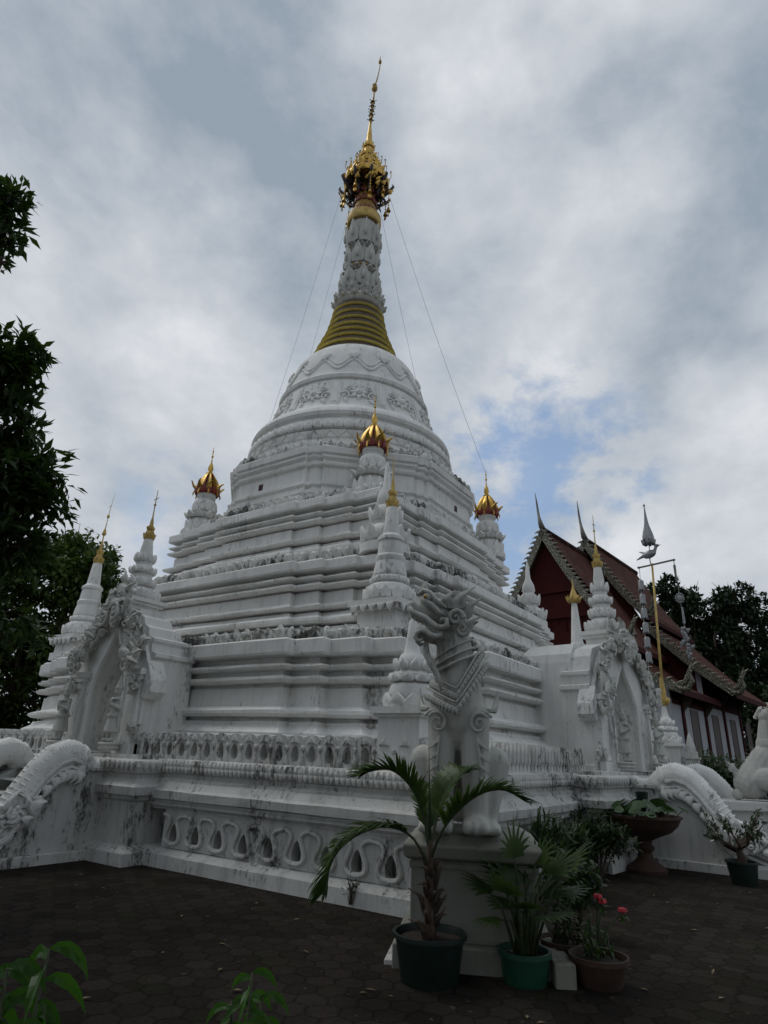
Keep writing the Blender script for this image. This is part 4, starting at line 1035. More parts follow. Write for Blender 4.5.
    for x,sg in((-.29,-1),(.12,1)):
        sh=MB()
        swirl(sh,(x,-.385,.92),(sg,0,0),(0,0,1),(sg*.25,-1,0),.10,1.6,.016,1,.6); swirl(sh,(x,-.375,.92),(sg,0,0),(0,0,1),(sg*.25,-1,0),.14,.7,.014,1,.4)
        sh.tube([(x-sg*.02,-.375,.80),(x-sg*.0,-.385,.66),(x+sg*.02,-.385,.5),(x+sg*.0,-.38,.36)],[.018,.016,.013,.006],6)
        for q in range(4): sh.relief(flame(.05,.08,.4),(x+sg*(.0+.006*q),-.388,.76-.1*q),(sg,0,0),(sg*.7,0,-1),(0,-1,0),.016)
        sh.tube([(x+sg*.10,-.34,1.04),(x+sg*.16,-.27,1.05),(x+sg*.185,-.2,1.12),(x+sg*.20,-.17,1.24)],[.02,.035,.028,.005],6)
        sh.build('shoulder_scroll',STONE,b,True,sharp=40)
    tl=MB(); tl.relief(flame(.2,.24,.1),(-.07,.72,.6),(0,1,0),(0,.2,1),(1,0,0),.06); tl.relief(flame(.2,.24,.1),(-.07,.72,.6),(0,1,0),(0,.2,1),(-1,0,0),.06)
    for q in range(5): tl.relief(flame(.12,.10,.2),(-.08,.13+.11*q,1.10-.16*q),(0,1,0),(0,.8,1),(1,0,0),.04); 
    tl.build('tail_flame',STONE,Ln,True,sharp=40)
    Ln.scale=(s,s,s)
    return Ln
LION=make_lion('large weathered lion statue seated upright on the square pedestal, head raised',(PX,PY,.955),PRZ,1.0)
LION.scale=(.93,1,1); LION.location.z+=.01
lion2=copy_tree(LION); lion2['label']='pale lion statue in profile on the low wall at far right, partly out of frame'
lion2.location=(14.5,1.0,1.02); lion2.rotation_euler=(0,0,math.atan2(Rv.x,-Rv.y)-.15); lion2.scale=(.8,.8,.8)

# low boundary wall under the second lion
BW=thing('boundary_wall','low white courtyard wall with coping running right behind the staircase','wall',(14.75,.6,0),math.atan2(Rv.y,Rv.x))
mb=MB(); mb.box(-1.75,7,-.25,.5,-.03,.86); mb.box(-1.7,7,-.29,.54,-.03,.12); wl=mb.build('wall_body',WALLW,BW,bevel=.01)
mb=MB(); mb.box(-1.8,7,-.34,.58,.86,1.02); mb.build('coping',WHITE2,BW,bevel=.02)

# ------------------------------------------------------------------ guy wires
cz=Vector((CU+LX,CV+LY,0))
for lab,a,b in (('thin steel guy wire from crown to the right corner pinnacle',(.55,-.72,20.9),(16.62,7.47,10.0)),
            ('thin steel guy wire from crown down behind the right of the bell',(.6,-.2,20.9),(17.3,9.3,9.3)),
            ('thin steel guy wire, outer one left of the spire',(-.55,.72,20.9),(11.85,12.9,9.9)),
            ('thin steel guy wire, inner one left of the spire',(.1,.8,20.9),(13.2,13.55,9.3))):
    p0=cz+Vector(a); p1=Vector(b); mb=MB()
    pts=[p0.lerp(p1,k/12)-Vector((0,0,.25*math.sin(pi*k/12))) for k in range(13)]
    mb.tube(pts,.006,4); tag(mb.build('guy_wire',WIRE),lab,'wire','guy wires bracing the spire')

# ------------------------------------------------------------------ prayer pole and hangings
px_,py_=20.38,3.64
PO=thing('prayer_pole','slender golden pole with silver bird and parasol on its crossbar','pole',(px_,py_,0))
mb=MB(); mb.tube([(0,.05,3.3),(.01,0,5.0),(.03,-.10,7.55)],[.042,.036,.03],10); mb.build('shaft',GOLDP,PO,True)
mb=MB(); mb.lathe([(.09,3.2),(.13,3.26),(.1,3.42),(.08,3.5),(.095,3.58),(.06,3.8),(.05,4.0)],14,(0,.05,0)); around(mb,8,.10,3.24,flame(.09,.18,.1),.03,-.3,0,(0,.05)); mb.build('gilded_socket',GOLDP,PO,True,sharp=45)
mb=MB(); mb.tube([(-.05,.28,7.44),(.02,-.1,7.5),(.11,-.72,7.6)],.03,6); mb.ell((-.05,.3,7.44),(.04,.05,.04),6,4); mb.ell((.11,-.74,7.6),(.04,.05,.04),6,4); mb.build('crossbar',CHOFA,PO,True)
mb=MB(); mb.ell((.03,-.06,7.86),(.1,.22,.13),12,8,Quaternion((1,0,0),-.3)); mb.caps((.03,-.2,7.9),(.03,-.28,8.08),.06,.045); mb.ell((.03,-.30,8.12),(.055,.075,.055)); mb.caps((.03,-.35,8.12),(.03,-.44,8.13),.022,.008); mb.caps((.03,.1,7.84),(.03,.34,7.72),.06,.02)
mb.caps((.0,-.05,7.78),(.0,-.05,7.55),.018,.015); mb.caps((.06,-.05,7.78),(.06,-.05,7.55),.018,.015); mb.caps((.03,.05,7.9),(.1,.26,8.0),.05,.015)
sculpt(mb,'bird_figure',SILVER,PO,.016,1)
mb=MB(); mb.lathe([(.15,8.2),(.18,8.26),(.17,8.44),(.14,8.6),(.09,8.78),(.06,8.95),(.04,9.15),(.02,9.4),(.01,9.6)],18,(.03,-.08,0),fl=(9,.06)); around(mb,8,.165,8.18,flame(.1,.18,.1),.03,-.2,0,(.03,-.08)); mb.tube([(.03,-.08,7.9),(.03,-.08,8.4)],.015,5); mb.ell((.03,-.08,9.55),(.04,.04,.04),6,4); mb.build('silver_parasol',SILVER,PO,True,sharp=45)
def lantern(z,s=1):
    o=MB(); o.lathe([(.03,.17),(.075,.13),(.09,.1),(.085,-.1),(.095,-.14),(.05,-.17),(.01,-.2)],8); around(o,8,.09,-.14,tri(.07,.07),.012,0,0,(0,0),flip=True); return o
H1=thing('lantern_string','left hanging string of small silver lanterns below the pole crossbar','hanging',(20.33,3.92,7.42),0,'hangings on the prayer pole')
mb=MB(); mb.tube([(0,0,0),(-.02,.08,-2.6),(-.02,.05,-4.9)],.009,4); mb.build('cord',WIRE,H1)
lz=[-.55,-1.0,-1.45,-1.9,-2.35,-2.8,-3.9,-4.3,-4.7]
l0=None
for z in lz:
    if l0 is None: l0=lantern(0).build('lantern',SILVER,H1,True,sharp=45); o=l0
    else: o=l0.copy(); col.objects.link(o); o.parent=H1
    o.location=(-.01,.0+.03*(-z)/2.6,z)
H2=thing('prayer_streamer','right hanging streamer of silver discs and leaves below the pole crossbar','hanging',(20.49,2.91,7.58),0,'hangings on the prayer pole')
mb=MB(); mb.tube([(0,0,0),(0,-.02,-.6),(0,-.06,-2.9)],.012,4); mb.tube([(0,0,-.15),(0,0,-.7)],[.04,.03],5); mb.build('cord',CHOFA,H2)
mb=MB(); mb.ell((0,-.03,-1.22),(.07,.12,.15),14,8)
for k in range(12): a=2*pi*k/12; mb.ell((-.04,-.03+.11*math.cos(a),-1.22+.14*math.sin(a)),(.03,.03,.035),6,4)
mb.build('silver_disc',SILVER,H2,True,sharp=45)
mb=MB(); rq=random.Random(2); mb.tube([(0,-.05,-1.5),(0,-.05,-2.0)],[.03,.04],6)
for k in range(16): z=-2.1-.055*k; w_=.16*math.sin(pi*(k+2)/19); mb.relief(ogee(.12,.16),(-.02,-.06+w_*rq.uniform(-1,1),z),(0,1,0),(0,.1,-1),(-1,rq.uniform(-.4,.4),0),.04)
mb.build('silver_leaf_tassel',SILVER,H2,True,sharp=45)

# ------------------------------------------------------------------ temple hall
TH=thing('temple_hall','temple hall with tiered red tile roofs and white walls behind the chedi','temple',(0,0,0))
YC=10.525
def roofplane(a0,a1,b0,b1,name,mat,parent,th=.12,sag=.0,uvs=True,n=10):
    """curved roof sheet between ridge line a0-a1 and eave line b0-b1 (x along the ridge)"""
    a0,a1,b0,b1=map(Vector,(a0,a1,b0,b1)); vs=[];uv=[];fs=[]
    L1=(a1-a0).length
    for i in range(n+1):
        t=i/n
        p=a0.lerp(b0,t); q=a1.lerp(b1,t); s=sag*math.sin(pi*t)
        p.z-=s; q.z-=s
        vs+=[p,q]
    nn=(a1-a0).cross(b0-a0).normalized(); 
    if nn.z<0: nn=-nn
    m=len(vs); vs+=[p-nn*th for p in vs]
    for i in range(n):
        k=2*i; fs.append((k,k+1,k+3,k+2)); fs.append((m+k+2,m+k+3,m+k+1,m+k)); fs.append((k,k+2,m+k+2,m+k)); fs.append((k+1,m+k+1,m+k+3,k+3))
    fs.append((0,m,m+1,1)); fs.append((2*n,2*n+1,m+2*n+1,m+2*n))
    me=bpy.data.meshes.new(name); me.from_pydata([tuple(p) for p in vs],[],fs); me.update()
    bm=bmesh.new(); bm.from_mesh(me); bmesh.ops.recalc_face_normals(bm,faces=bm.faces); bm.to_mesh(me); bm.free()
    ul=me.uv_layers.new(name='UVMap'); W_=(b0-a0).length
    for lp in me.loops:
        vi=lp.vertex_index % m; ul.data[lp.index].uv=((0 if vi%2==0 else L1),(vi//2)/n*W_)
    me.materials.append(mat); o=bpy.data.objects.new(name,me); col.objects.link(o); o.parent=parent
    return o
def ver(x,pts,name,parent,w=.27,th=.16,mat=None):
    """glittering barge board along a curved verge, pts = (y,z)"""
    o=MB()
    m=len(pts)
    up=[];lo=[]
    for k in range(m):
        a=Vector(pts[max(0,k-1)]);b=Vector(pts[min(m-1,k+1)]); t=(b-a).normalized(); n_=Vector((-t.y,t.x)); 
        if n_.y<0:n_=-n_
        p=Vector(pts[k]); up.append(p+n_*.06); lo.append(p-n_*w)
    for k in range(m-1):
        q=[up[k],up[k+1],lo[k+1],lo[k]]
        o.rings([[(x-th,a.x,a.y) for a in q],[(x,a.x,a.y) for a in q]])
        # leaf crest along the upper edge
        d=(up[k+1]-up[k]); ln=d.length; c=max(1,int(ln/.26))
        t=d/ln; n_=Vector((-t.y,t.x)); 
        if n_.y<0:n_=-n_
        for j in range(c):
            p=up[k]+d*((j+.5)/c); o.relief(flame(.2,.26,.3),(x-th*.6,p.x,p.y-.02),(0,t.x,t.y),(0,n_.x,n_.y),(-1,0,0),.06)
    return o.build(name,mat or TRIM,parent)
def curve(p0,p1,sag,n=9):
    out=[]
    for k in range(n+1):
        t=k/n; out.append((p0[0]+(p1[0]-p0[0])*t,p0[1]+(p1[1]-p0[1])*t-sag*math.sin(pi*t)))
    return out
def chofa(x,z,h,parent,s=1):
    o=MB(); o.tube([(x+.25,YC,z-.05),(x-.1,YC,z+.1),(x-.25,YC,z+.3),(x-.15,YC+.1,z+.3*h),(x+.02,YC+.22,z+.5*h),(x+.0,YC+.26,z+.75*h),(x-.25,YC+.2,z+h)],[.16*s,.17*s,.14*s,.09*s,.07*s,.055*s,.015*s],8,flat=.7)
    o.tube([(x-.1,YC,z+.3),(x-.42,YC,z+.28)],[.08*s,.01],6)
    return o.build('ridge_finial',CHOFA,parent,True)
def nagaend(x,y,z,parent,sg):
    o=MB(); o.tube([(x,y+sg*.5,z+.3),(x,y+sg*.15,z-.05),(x,y-sg*.15,z-.05),(x,y-sg*.35,z+.25),(x,y-sg*.28,z+.65),(x,y-sg*.5,z+1.15)],[.08,.13,.15,.13,.08,.02],8)
    for k in range(5): o.relief(flame(.22,.34,.3),(x-.1,y-sg*(.05+.08*k),z+.1+.15*k),(0,-sg,0),(0,-sg*.5,1),(-1,0,0),.08)
    return o.build('naga_eave_end',TRIM,parent,True,sharp=40)
def gableroof(xg,xe,zr,yu,zu,y2s,z2s,y2,z2,tag_):
    """upper + lower roof tiers, mirrored about the ridge; y offsets measured from ridge towards the viewer's right"""
    for sg in(1,-1):
        Yf=lambda d:YC-sg*d
        r=roofplane((xg,YC,zr),(xe,YC,zr),(xg,Yf(yu),zu),(xe,Yf(yu),zu),'roof_upper',TILE,TH,.12,.35)
        r2=roofplane((xg,Yf(y2s),z2s),(xe,Yf(y2s),z2s),(xg,Yf(y2),z2),(xe,Yf(y2),z2),'roof_lower',TILE,TH,.12,.2)
        ed=MB(); ed.box(xg,xe,min(Yf(yu)-.05,Yf(yu)+.05),max(Yf(yu)-.05,Yf(yu)+.05),zu-.28,zu-.02); ed.build('eave_board',REDWOOD,r)
        ed=MB(); ed.box(xg,xe,min(Yf(y2)-.05,Yf(y2)+.05),max(Yf(y2)-.05,Yf(y2)+.05),z2-.28,z2-.02); ed.build('eave_board',REDWOOD,r2)
        v=[(Yf(a-0) if 0 else YC-sg*a,b) for a,b in curve((0,zr),(yu+.1,zu),.35)]
        ver(xg-.02,v,'barge_board',r)
        v=[(YC-sg*a,b) for a,b in curve((y2s,z2s),(y2+.1,z2),.2,6)]
        ver(xg-.02,v,'barge_board',r2)
        nagaend(xg-.1,YC-sg*(y2+.1),z2,r2,sg); nagaend(xg-.1,YC-sg*(yu+.1),zu,r,sg)
    rg=MB(); rg.tube([(xg-.1,YC,zr+.06),(xe,YC,zr+.06)],.14,8); rg.build('ridge_cap',TILE,TH,True)
gableroof(30.5,37.0,13.05,3.75,6.85,3.5,6.35,5.94,4.66,0)
gableroof(36.3,45.3,14.15,3.1,9.2,3.0,8.75,6.8,5.0,1)
for sg in(1,-1):
    for x0,x1,d,z0,z1 in((30.53,36.9,3.35,6.0,7.1),(36.33,45.1,2.9,8.3,9.5)):
        y0,y1=sorted((YC-sg*d,YC-sg*(d-.15))); mb=MB(); mb.box(x0,x1,y0,y1,z0,z1); mb.build('clerestory_wall',REDWOOD,TH)
chofa(30.5,13.1,2.1,TH); chofa(36.3,14.2,2.5,TH,1.1)
# gable fields
mb=MB(); mb.plate([(YC-3.7,6.6),(YC+3.7,6.6),(YC+2.0,9.9),(YC,12.85),(YC-2.0,9.9)],30.72,30.9,'x'); gb=mb.build('gable_field',REDWOOD,TH)
mb=MB()
for k in range(-6,7): mb.box(30.66,30.72,YC+k*.42-.02,YC+k*.42+.02,8.0 if k%2 else 7.6,8.3)
mb.box(30.6,30.72,YC-3.2,YC+3.2,8.25,8.4); mb.box(30.6,30.72,YC-2.4,YC+2.4,9.6,9.7); mb.build('gable_panelling',REDWOOD,gb)
mb=MB(); mb.plate([(YC-2.9,8.6),(YC+2.9,8.6),(YC+1.6,11.2),(YC,13.95),(YC-1.6,11.2)],36.55,36.7,'x'); mb.build('gable_field',REDWOOD,TH)
# walls
for sg in(1,-1):
    mb=MB(); y0,y1=sorted((YC-sg*5.0,YC-sg*5.25)); mb.box(31.2,36.8,y0,y1,-.05,4.95); mb.box(36.8,44.8,y0,y1,-.05,6.3); sw=mb.build('side_wall',TEMPLEW,TH)
    mb=MB(); y0,y1=sorted((YC-sg*5.25,YC-sg*5.27)); mb.box(31.2,36.7,y0,y1,4.1,4.9); mb.build('wall_frieze',REDWOOD,sw); mb=MB(); mb.box(36.8,44.8,y0,y1,4.4,6.25); mb.build('wall_frieze',REDWOOD,sw)
mb=MB(); mb.plate([(YC-5.25,-.05),(YC+5.25,-.05),(YC+5.25,4.7),(YC+3.5,5.9),(YC+3.4,7.0),(YC+2.2,8.6),(YC-2.2,8.6),(YC-3.4,7.0),(YC-3.5,5.9),(YC-5.25,4.7)],31.0,31.2,'x'); mb.build('front_wall',TEMPLEW,TH)
mb=MB(); mb.plate([(YC-5.0,4.6),(YC+5.0,4.6),(YC+5.0,6.3),(YC+2.9,8.5),(YC-2.9,8.5),(YC-5.0,6.3)],36.85,37.0,'x'); mb.build('upper_wall',REDWOOD,TH)
for k in range(4):
    x=32.6+k*3.9
    c=MB(); c.box(x-.16,x+.16,YC-5.33,YC-5.27,-.05,4.6 if x<36.7 else 6.0); pc=c.build('column',REDWOOD,TH)
    c=MB(); zt=4.5 if x<36.7 else 5.4; c.plate([(YC-5.33,zt-.7),(YC-5.33,zt),(YC-5.8,zt-.05)],x-.05,x+.05,'x'); c.build('eave_bracket',BROWNB,pc)
    c=MB(); xx=x+1.95; c.box(xx-.55,xx+.55,YC-5.265,YC-5.25,1.2,3.9); wv=c.build('window',WINDOWW,TH)
    c=MB(); c.box(xx-.66,xx-.55,YC-5.28,YC-5.25,1.1,4.0); c.box(xx+.55,xx+.66,YC-5.28,YC-5.25,1.1,4.0); c.box(xx-.66,xx+.66,YC-5.28,YC-5.25,3.9,4.05); c.box(xx-.7,xx+.7,YC-5.29,YC-5.25,1.05,1.2); c.build('window_frame',WINDOWW,wv)
mb=MB(); mb.box(30.9,45.2,YC-5.9,YC+5.9,-.05,.5); mb.build('floor_base',TEMPLEW,TH)
_p=Vector((30.5,YC,0))
for o in TH.children_recursive: o.data.transform(Matrix.Translation(-_p))
TH.location=_p; TH.rotation_euler=(0,0,math.radians(-6))

# ------------------------------------------------------------------ plants
def leafquad(vs,fs,p,d,n_,ln,wd,bend=.25):
    """folded pointed leaf: 6 verts, 4 faces"""
    d=d.normalized(); s=d.cross(n_); s=s.normalized() if s.length>1e-5 else d.orthogonal().normalized(); up=s.cross(d)
    k=len(vs); m=p+d*ln*.45-up*bend*ln*.12; e=p+d*ln-up*bend*ln*.5
    vs+=[p,m+s*wd*.5+up*wd*.12,e,m-s*wd*.5+up*wd*.12,m]
    fs+=[(k,k+4,k+1),(k+4,k+2,k+1),(k,k+3,k+4),(k+4,k+3,k+2)]
def rvec(rr): 
    while True:
        v=Vector((rr.uniform(-1,1),rr.uniform(-1,1),rr.uniform(-1,1)))
        if .05<v.length<1: return v.normalized()
def tree(name,label,base,trunk,clumps,nleaf,ll,lw,mat,seed,r0=.25,group='trees around the courtyard',cluster=6):
    """trunk + limbs to leaf clumps: clumps = (x,y,z,r) absolute"""
    rr=random.Random(seed); b=Vector(base)
    Tn=thing(name,label,'tree',base,0,group)
    mb=MB(); top=Vector(trunk)-b
    mb.tube([Vector((0,0,-.1)),top*.35+Vector((rr.uniform(-.15,.15),rr.uniform(-.15,.15),0)),top*.7,top],[r0*1.25,r0*.95,r0*.75,r0*.5],10)
    tips=[]
    for (x,y,z,r) in clumps:
        c=Vector((x,y,z))-b; st=top*rr.uniform(.6,1.0); mid=st.lerp(c,.5)+rvec(rr)*(c-st).length*.12
        L_=(c-st).length; rb=r0*.38
        mb.tube([st,mid,c],[rb,rb*.6,rb*.22],6)
        for q in range(7):
            e=c+rvec(rr)*r*rr.uniform(.5,.95); m2=c.lerp(e,.5)+rvec(rr)*r*.12; mb.tube([mid.lerp(c,rr.uniform(.5,1)),m2,e],[rb*.22,rb*.14,rb*.05],4)
    mb.build('trunk',BARK,Tn,True)
    vs=[];fs=[]; tot=sum(c[3]**2 for c in clumps)
    for (x,y,z,r) in clumps:
        c=Vector((x,y,z))-b; n=int(nleaf*r*r/tot/cluster)
        # sub-clumps give an uneven outline
        subs=[(c+rvec(rr)*r*rr.uniform(.25,.85),r*rr.uniform(.28,.5)) for _ in range(9)]
        for _ in range(n):
            sc_,sr=rr.choice(subs); d=rvec(rr); p=sc_+d*sr*rr.uniform(.3,1)**.6; p.z-=sr*.1
            out=(p-c).normalized()
            tw=(out*.6+rvec(rr)*.9+Vector((0,0,-.15))).normalized()
            for q in range(cluster):
                dd=(tw+rvec(rr)*.9).normalized(); nn=(Vector((0,0,1))+rvec(rr)*.6).normalized()
                s=rr.uniform(.7,1.2); leafquad(vs,fs,p+rvec(rr)*ll*.5,dd,nn,ll*s,lw*s)
    raw([tuple(v) for v in vs],fs,'crown',mat,Tn)
    return Tn
# left tree beside the viewer: its twigs reach into the picture
tree('overhanging_tree','dark broad-leaved tree leaning in at the left edge, nearest the camera',(2.2,9.9,0),(2.3,9.9,5.0),
     [(2.60,9.14,9.55,.42),(2.45,9.32,9.1,.45),(2.66,9.16,8.95,.33),(2.72,9.15,8.35,.2),(2.2,9.65,8.9,.5),(3.25,8.92,6.95,.42),(3.8,8.72,5.25,.42),(4.08,8.6,4.75,.34),(3.6,8.9,4.9,.55),(3.9,8.75,4.1,.45),(3.3,8.92,6.4,.45),(3.5,8.85,5.8,.4),(3.0,9.15,6.6,.55),(2.7,9.8,6.6,.8),(3.35,9.0,5.35,.62),(3.3,9.45,5.0,.95),(3.75,8.85,4.75,.5),(3.5,8.9,4.1,.6),(3.1,9.7,3.6,1.1),(3.7,9.1,3.0,.7),(3.0,9.9,2.3,1.0),(2.0,10.4,6.0,1.2),(1.2,10.5,6.6,1.4),(1.0,9.8,7.0,1.1),(.5,9.6,7.2,1.4)],24000,.22,.08,LF_DARK,5,.26)
tree('rounded_tree','dense rounded green tree behind the left gate shrine',(11.6,24.2,0),(11.8,23.6,4.0),
     [(11.4,23.5,7.9,1.9),(12.5,22.8,7.5,1.9),(13.4,22.3,6.6,1.7),(13.9,22.0,5.9,1.3),(14.2,21.75,6.7,1.1),(13.5,22.15,7.5,1.2),(12.3,22.9,8.6,1.2),(10.7,24,7.2,2.0),(12.0,23.2,5.6,2.0),(13.3,22.6,4.9,1.6),(10.5,24.4,4.8,2.1),(11.8,23.6,3.8,1.9),(13.0,22.9,3.6,1.5),(9.8,25.2,6.8,2.2),(9.4,25.4,4.2,2.1),(12.9,22.9,2.6,1.3)],32000,.26,.13,LF_MID,8,.3)
tree('background_tree','dark tall tree filling the gap at far left edge',(7.5,22.5,0),(7.6,22.4,4),
     [(7.6,22.4,5.2,1.9),(8.4,22.9,3.6,1.7),(9.6,23.6,2.6,1.5),(7.3,21.8,3.0,1.8),(8.8,24,5.8,1.8),(10.4,24.3,2.0,1.3),(8.2,22.4,1.6,1.5),(9.2,23.2,1.2,1.3),(7.2,21.6,1.2,1.5),(10.2,24.0,.9,1.2),(11.2,24.2,1.2,1.2),(11.6,23.9,2.2,1.2)],20000,.28,.14,LF_DARK,18,.3)
tree('background_tree','open-crowned dark tree rising behind the temple roof, right',(61,6.5,0),(61,6.5,9),
     [(61.9,4.6,15.6,2.6),(61.5,7.6,15.5,2.5),(61.3,9.6,16.2,2.3),(62,2.2,11.5,2.4),(61.8,5.5,12.4,3.0),(61.9,3.0,14.2,1.7),(61.5,8.5,12.5,3),(62,2.5,8.6,2.6),(62,4.6,9.2,3),(61.8,7,9.5,3),(62,3.2,6,2.5),(62,1,7.0,2.4),(62.2,.6,10,1.5)],26000,.5,.25,LF_FAR,12,.6)
tree('background_tree','dark tree at the far right edge below the open-crowned one',(58,-1.5,0),(58,-1.5,6),
     [(58.5,-.5,7.5,2.4),(58.5,-2.5,9,2.6),(58.5,.8,5.5,2.0),(58.5,-1,4.2,2.4),(57.5,1.2,3.4,1.8),(58,3,4.2,1.9),(58,2.3,6.6,1.9),(57.5,4.2,2.6,1.6),(57.5,2.2,2.0,1.6),(57.9,4.3,4.6,2.0),(58.5,3.6,6.4,1.8)],20000,.5,.26,LF_FAR,15,.5)
# shade trees behind and beside the viewer
for k,(x,y,h,lab) in enumerate(((-2.4,-3.2,6.2,'broad shade tree behind the camera, left'),(.6,-6.2,6.4,'broad shade tree behind the camera, right'),(-4.6,3.0,6.8,'broad shade tree left of the camera'))):
    tree('shade_tree',lab,(x,y,0),(x,y,h-2),[(x+dx*2.3,y+dy*2.3,h+dz,1.7) for dx,dy,dz in ((0,0,.8),(1,0,0),(-1,0,0),(0,1,0),(0,-1,0),(.8,.8,.3),(-.8,.8,.2),(.8,-.8,.2),(-.8,-.8,.1),(1.5,.4,-.4),(.4,1.5,-.4),(.5,.2,-.8),(-.3,-.4,-.8))],20000,.42,.24,LF_DARK,40+k,.28)

def bladestrip(vs,fs,pts,ws,nrm):
    k=len(vs)
    for i,(p,w_) in enumerate(zip(pts,ws)):
        t=(pts[min(i+1,len(pts)-1)]-pts[max(i-1,0)]).normalized(); s=t.cross(nrm); s=s.normalized() if s.length>1e-6 else t.orthogonal().normalized()
        vs+=[p-s*w_*.5,p+s*w_*.5]
    for i in range(len(pts)-1): fs.append((k+2*i,k+2*i+1,k+2*i+3,k+2*i+2))
def bladefold(vs,fs,pts,ws,nrm):
    k=len(vs)
    for i,(p,w_) in enumerate(zip(pts,ws)):
        t=(pts[min(i+1,len(pts)-1)]-pts[max(i-1,0)]).normalized(); q=t.cross(nrm); q=q.normalized() if q.length>1e-6 else t.orthogonal().normalized(); u_=q.cross(t)
        vs+=[p-q*w_*.5+u_*w_*.16*(1+.4*math.sin(3*i)),p,p+q*w_*.5+u_*w_*.16*(1+.4*math.cos(3*i))]
    for i in range(len(pts)-1):
        for j in(0,1): a=k+3*i+j; fs.append((a,a+1,a+4,a+3))
def frond(path,parent,mat,seed,ll=.30,lw=.018,n=34,r=.012,droop=.5,start=.25,vang=.5):
    """feather palm leaf: rachis + hanging leaflets"""
    rr=random.Random(seed); P=[Vector(p) for p in path]
    def at(t):
        q=t*(len(P)-1); i=min(int(q),len(P)-2); u_=q-i
        a=P[max(i-1,0)];b=P[i];c=P[i+1];d=P[min(i+2,len(P)-1)]
        return .5*((2*b)+(c-a)*u_+(2*a-5*b+4*c-d)*u_*u_+(3*b-a-3*c+d)*u_**3)
    mb=MB(); m=16; mb.tube([at(i/m) for i in range(m+1)],[r*(1-.75*i/m) for i in range(m+1)],6)
    vs=[];fs=[]
    for i in range(n):
        t=start+(1-start)*(i+.5)/n; p=at(t); tg=(at(min(1,t+.02))-at(max(0,t-.02))).normalized()
        side=tg.cross(Vector((0,0,1))); side=side.normalized() if side.length>.05 else Vector((1,0,0)); up=side.cross(tg)
        L_=ll*(.35+.65*math.sin(pi*min(1,(t-start)/(1-start)*.85+.12)))*rr.uniform(.9,1.08)
        for sg in(-1,1):
            d=(tg*.75+side*sg*.75+up*vang*rr.uniform(.6,1.2)).normalized()
            pts=[];q=p.copy()
            for k in range(5):
                pts.append(q.copy()); q=q+d*L_/4; d=(d+Vector((0,0,-droop*.28))+rvec(rr)*.04).normalized()
            bladestrip(vs,fs,pts,[lw*.7,lw,lw*.9,lw*.6,lw*.08],up)
    fo=mb.build('frond',STEMG,parent,True)
    raw([tuple(v) for v in vs],fs,'leaflets',mat,fo)
    return fo
def pot(parent,r0,r1,h,mat,rim=.015,rimh=.03,n=36):
    mb=MB(); mb.lathe([(r0*.3,0),(r0,0),(r0*1.02,.01),(r1*.97,h-rimh),(r1+rim,h-rimh+.003),(r1+rim,h),(r1-.01,h),(r1*.93,h-.06),(.02,h-.065)],n)
    p=mb.build('pot',mat,parent,True,sharp=35)
    s=MB(); rr=random.Random(3); rings=[]
    for k,q in enumerate((.92,.7,.45,.2,.01)): rings.append([(r1*q*math.cos(2*pi*i/18),r1*q*math.sin(2*pi*i/18),h-.055+rr.uniform(0,.015)) for i in range(18)])
    s.rings(rings,True,False,True); s.build('soil',SOIL,parent,True)
    return p
# potted palm in front of the pedestal
pp=Vector((4.93,2.80,0))
PALM=thing('potted_palm','feathery palm in a black bucket in front of the lion pedestal','potted plant',tuple(pp),0,'potted plants around the lion pedestal')
pot(PALM,.215,.275,.32,POTBLK)
rq=random.Random(4)
mb=MB()
mb.tube([(0,0,.25),(.0,.0,.4),(.005,.01,.6),(.0,.0,.8),(0,0,.95)],[.06,.048,.036,.032,.026],10)
for k in range(26):
    a=rq.uniform(0,6.28); z=.3+.5*(k/26); rr_=.07-.03*(k/26)
    mb.tube([(rr_*math.cos(a)*.6,rr_*math.sin(a)*.6,z),(rr_*1.5*math.cos(a),rr_*1.5*math.sin(a),z+.07),(rr_*(2.2 if k%5 else 3)*math.cos(a),rr_*(2.2 if k%5 else 3)*math.sin(a),z+.11+rq.uniform(-.05,.03))],[.03,.015,.003],5)
mb.build('trunk',BARK,PALM,True)
PSC=.92
def rel(x,s,z): 
    # s = metres to the viewer's right, x = metres away from viewer, z absolute
    s*=PSC; return (fx*-x+Rv.x*s, fy*-x+Rv.y*s, z)
fr=[([rel(0,0,.8),rel(-.02,-.05,1.1),rel(-.05,-.16,1.33),rel(-.1,-.34,1.47),rel(-.15,-.52,1.46),rel(-.2,-.6,1.42)],.30,.35),
    ([rel(0,0,.75),rel(-.1,-.15,.98),rel(-.2,-.36,1.06),rel(-.25,-.6,1.0),rel(-.28,-.78,.85),rel(-.25,-.86,.6)],.36,.9),
    ([rel(0,0,.8),rel(-.1,.1,1.02),rel(-.2,.26,1.2),rel(-.28,.46,1.33),rel(-.3,.66,1.36),rel(-.28,.84,1.28)],.32,.6),
    ([rel(0,0,.85),rel(.05,.05,1.1),rel(.12,.14,1.32),rel(.2,.26,1.44),rel(.25,.36,1.47)],.26,.6),
    ([rel(0,0,.8),rel(.1,-.03,1.1),rel(.3,-.05,1.3),rel(.5,-.02,1.33)],.24,.6)]
for i,(pth,ll,dr) in enumerate(fr): frond(pth,PALM,LF_PALM,i+3,ll*.92,.030,60 if i<3 else 42,.013,dr)
mb=MB(); mb.tube([(0,0,.85),(-.0,.01,1.25),(.0,.02,1.66)],[.014,.009,.002],6); mb.build('spear_leaf',STEMG,PALM,True)
PSC=1.0
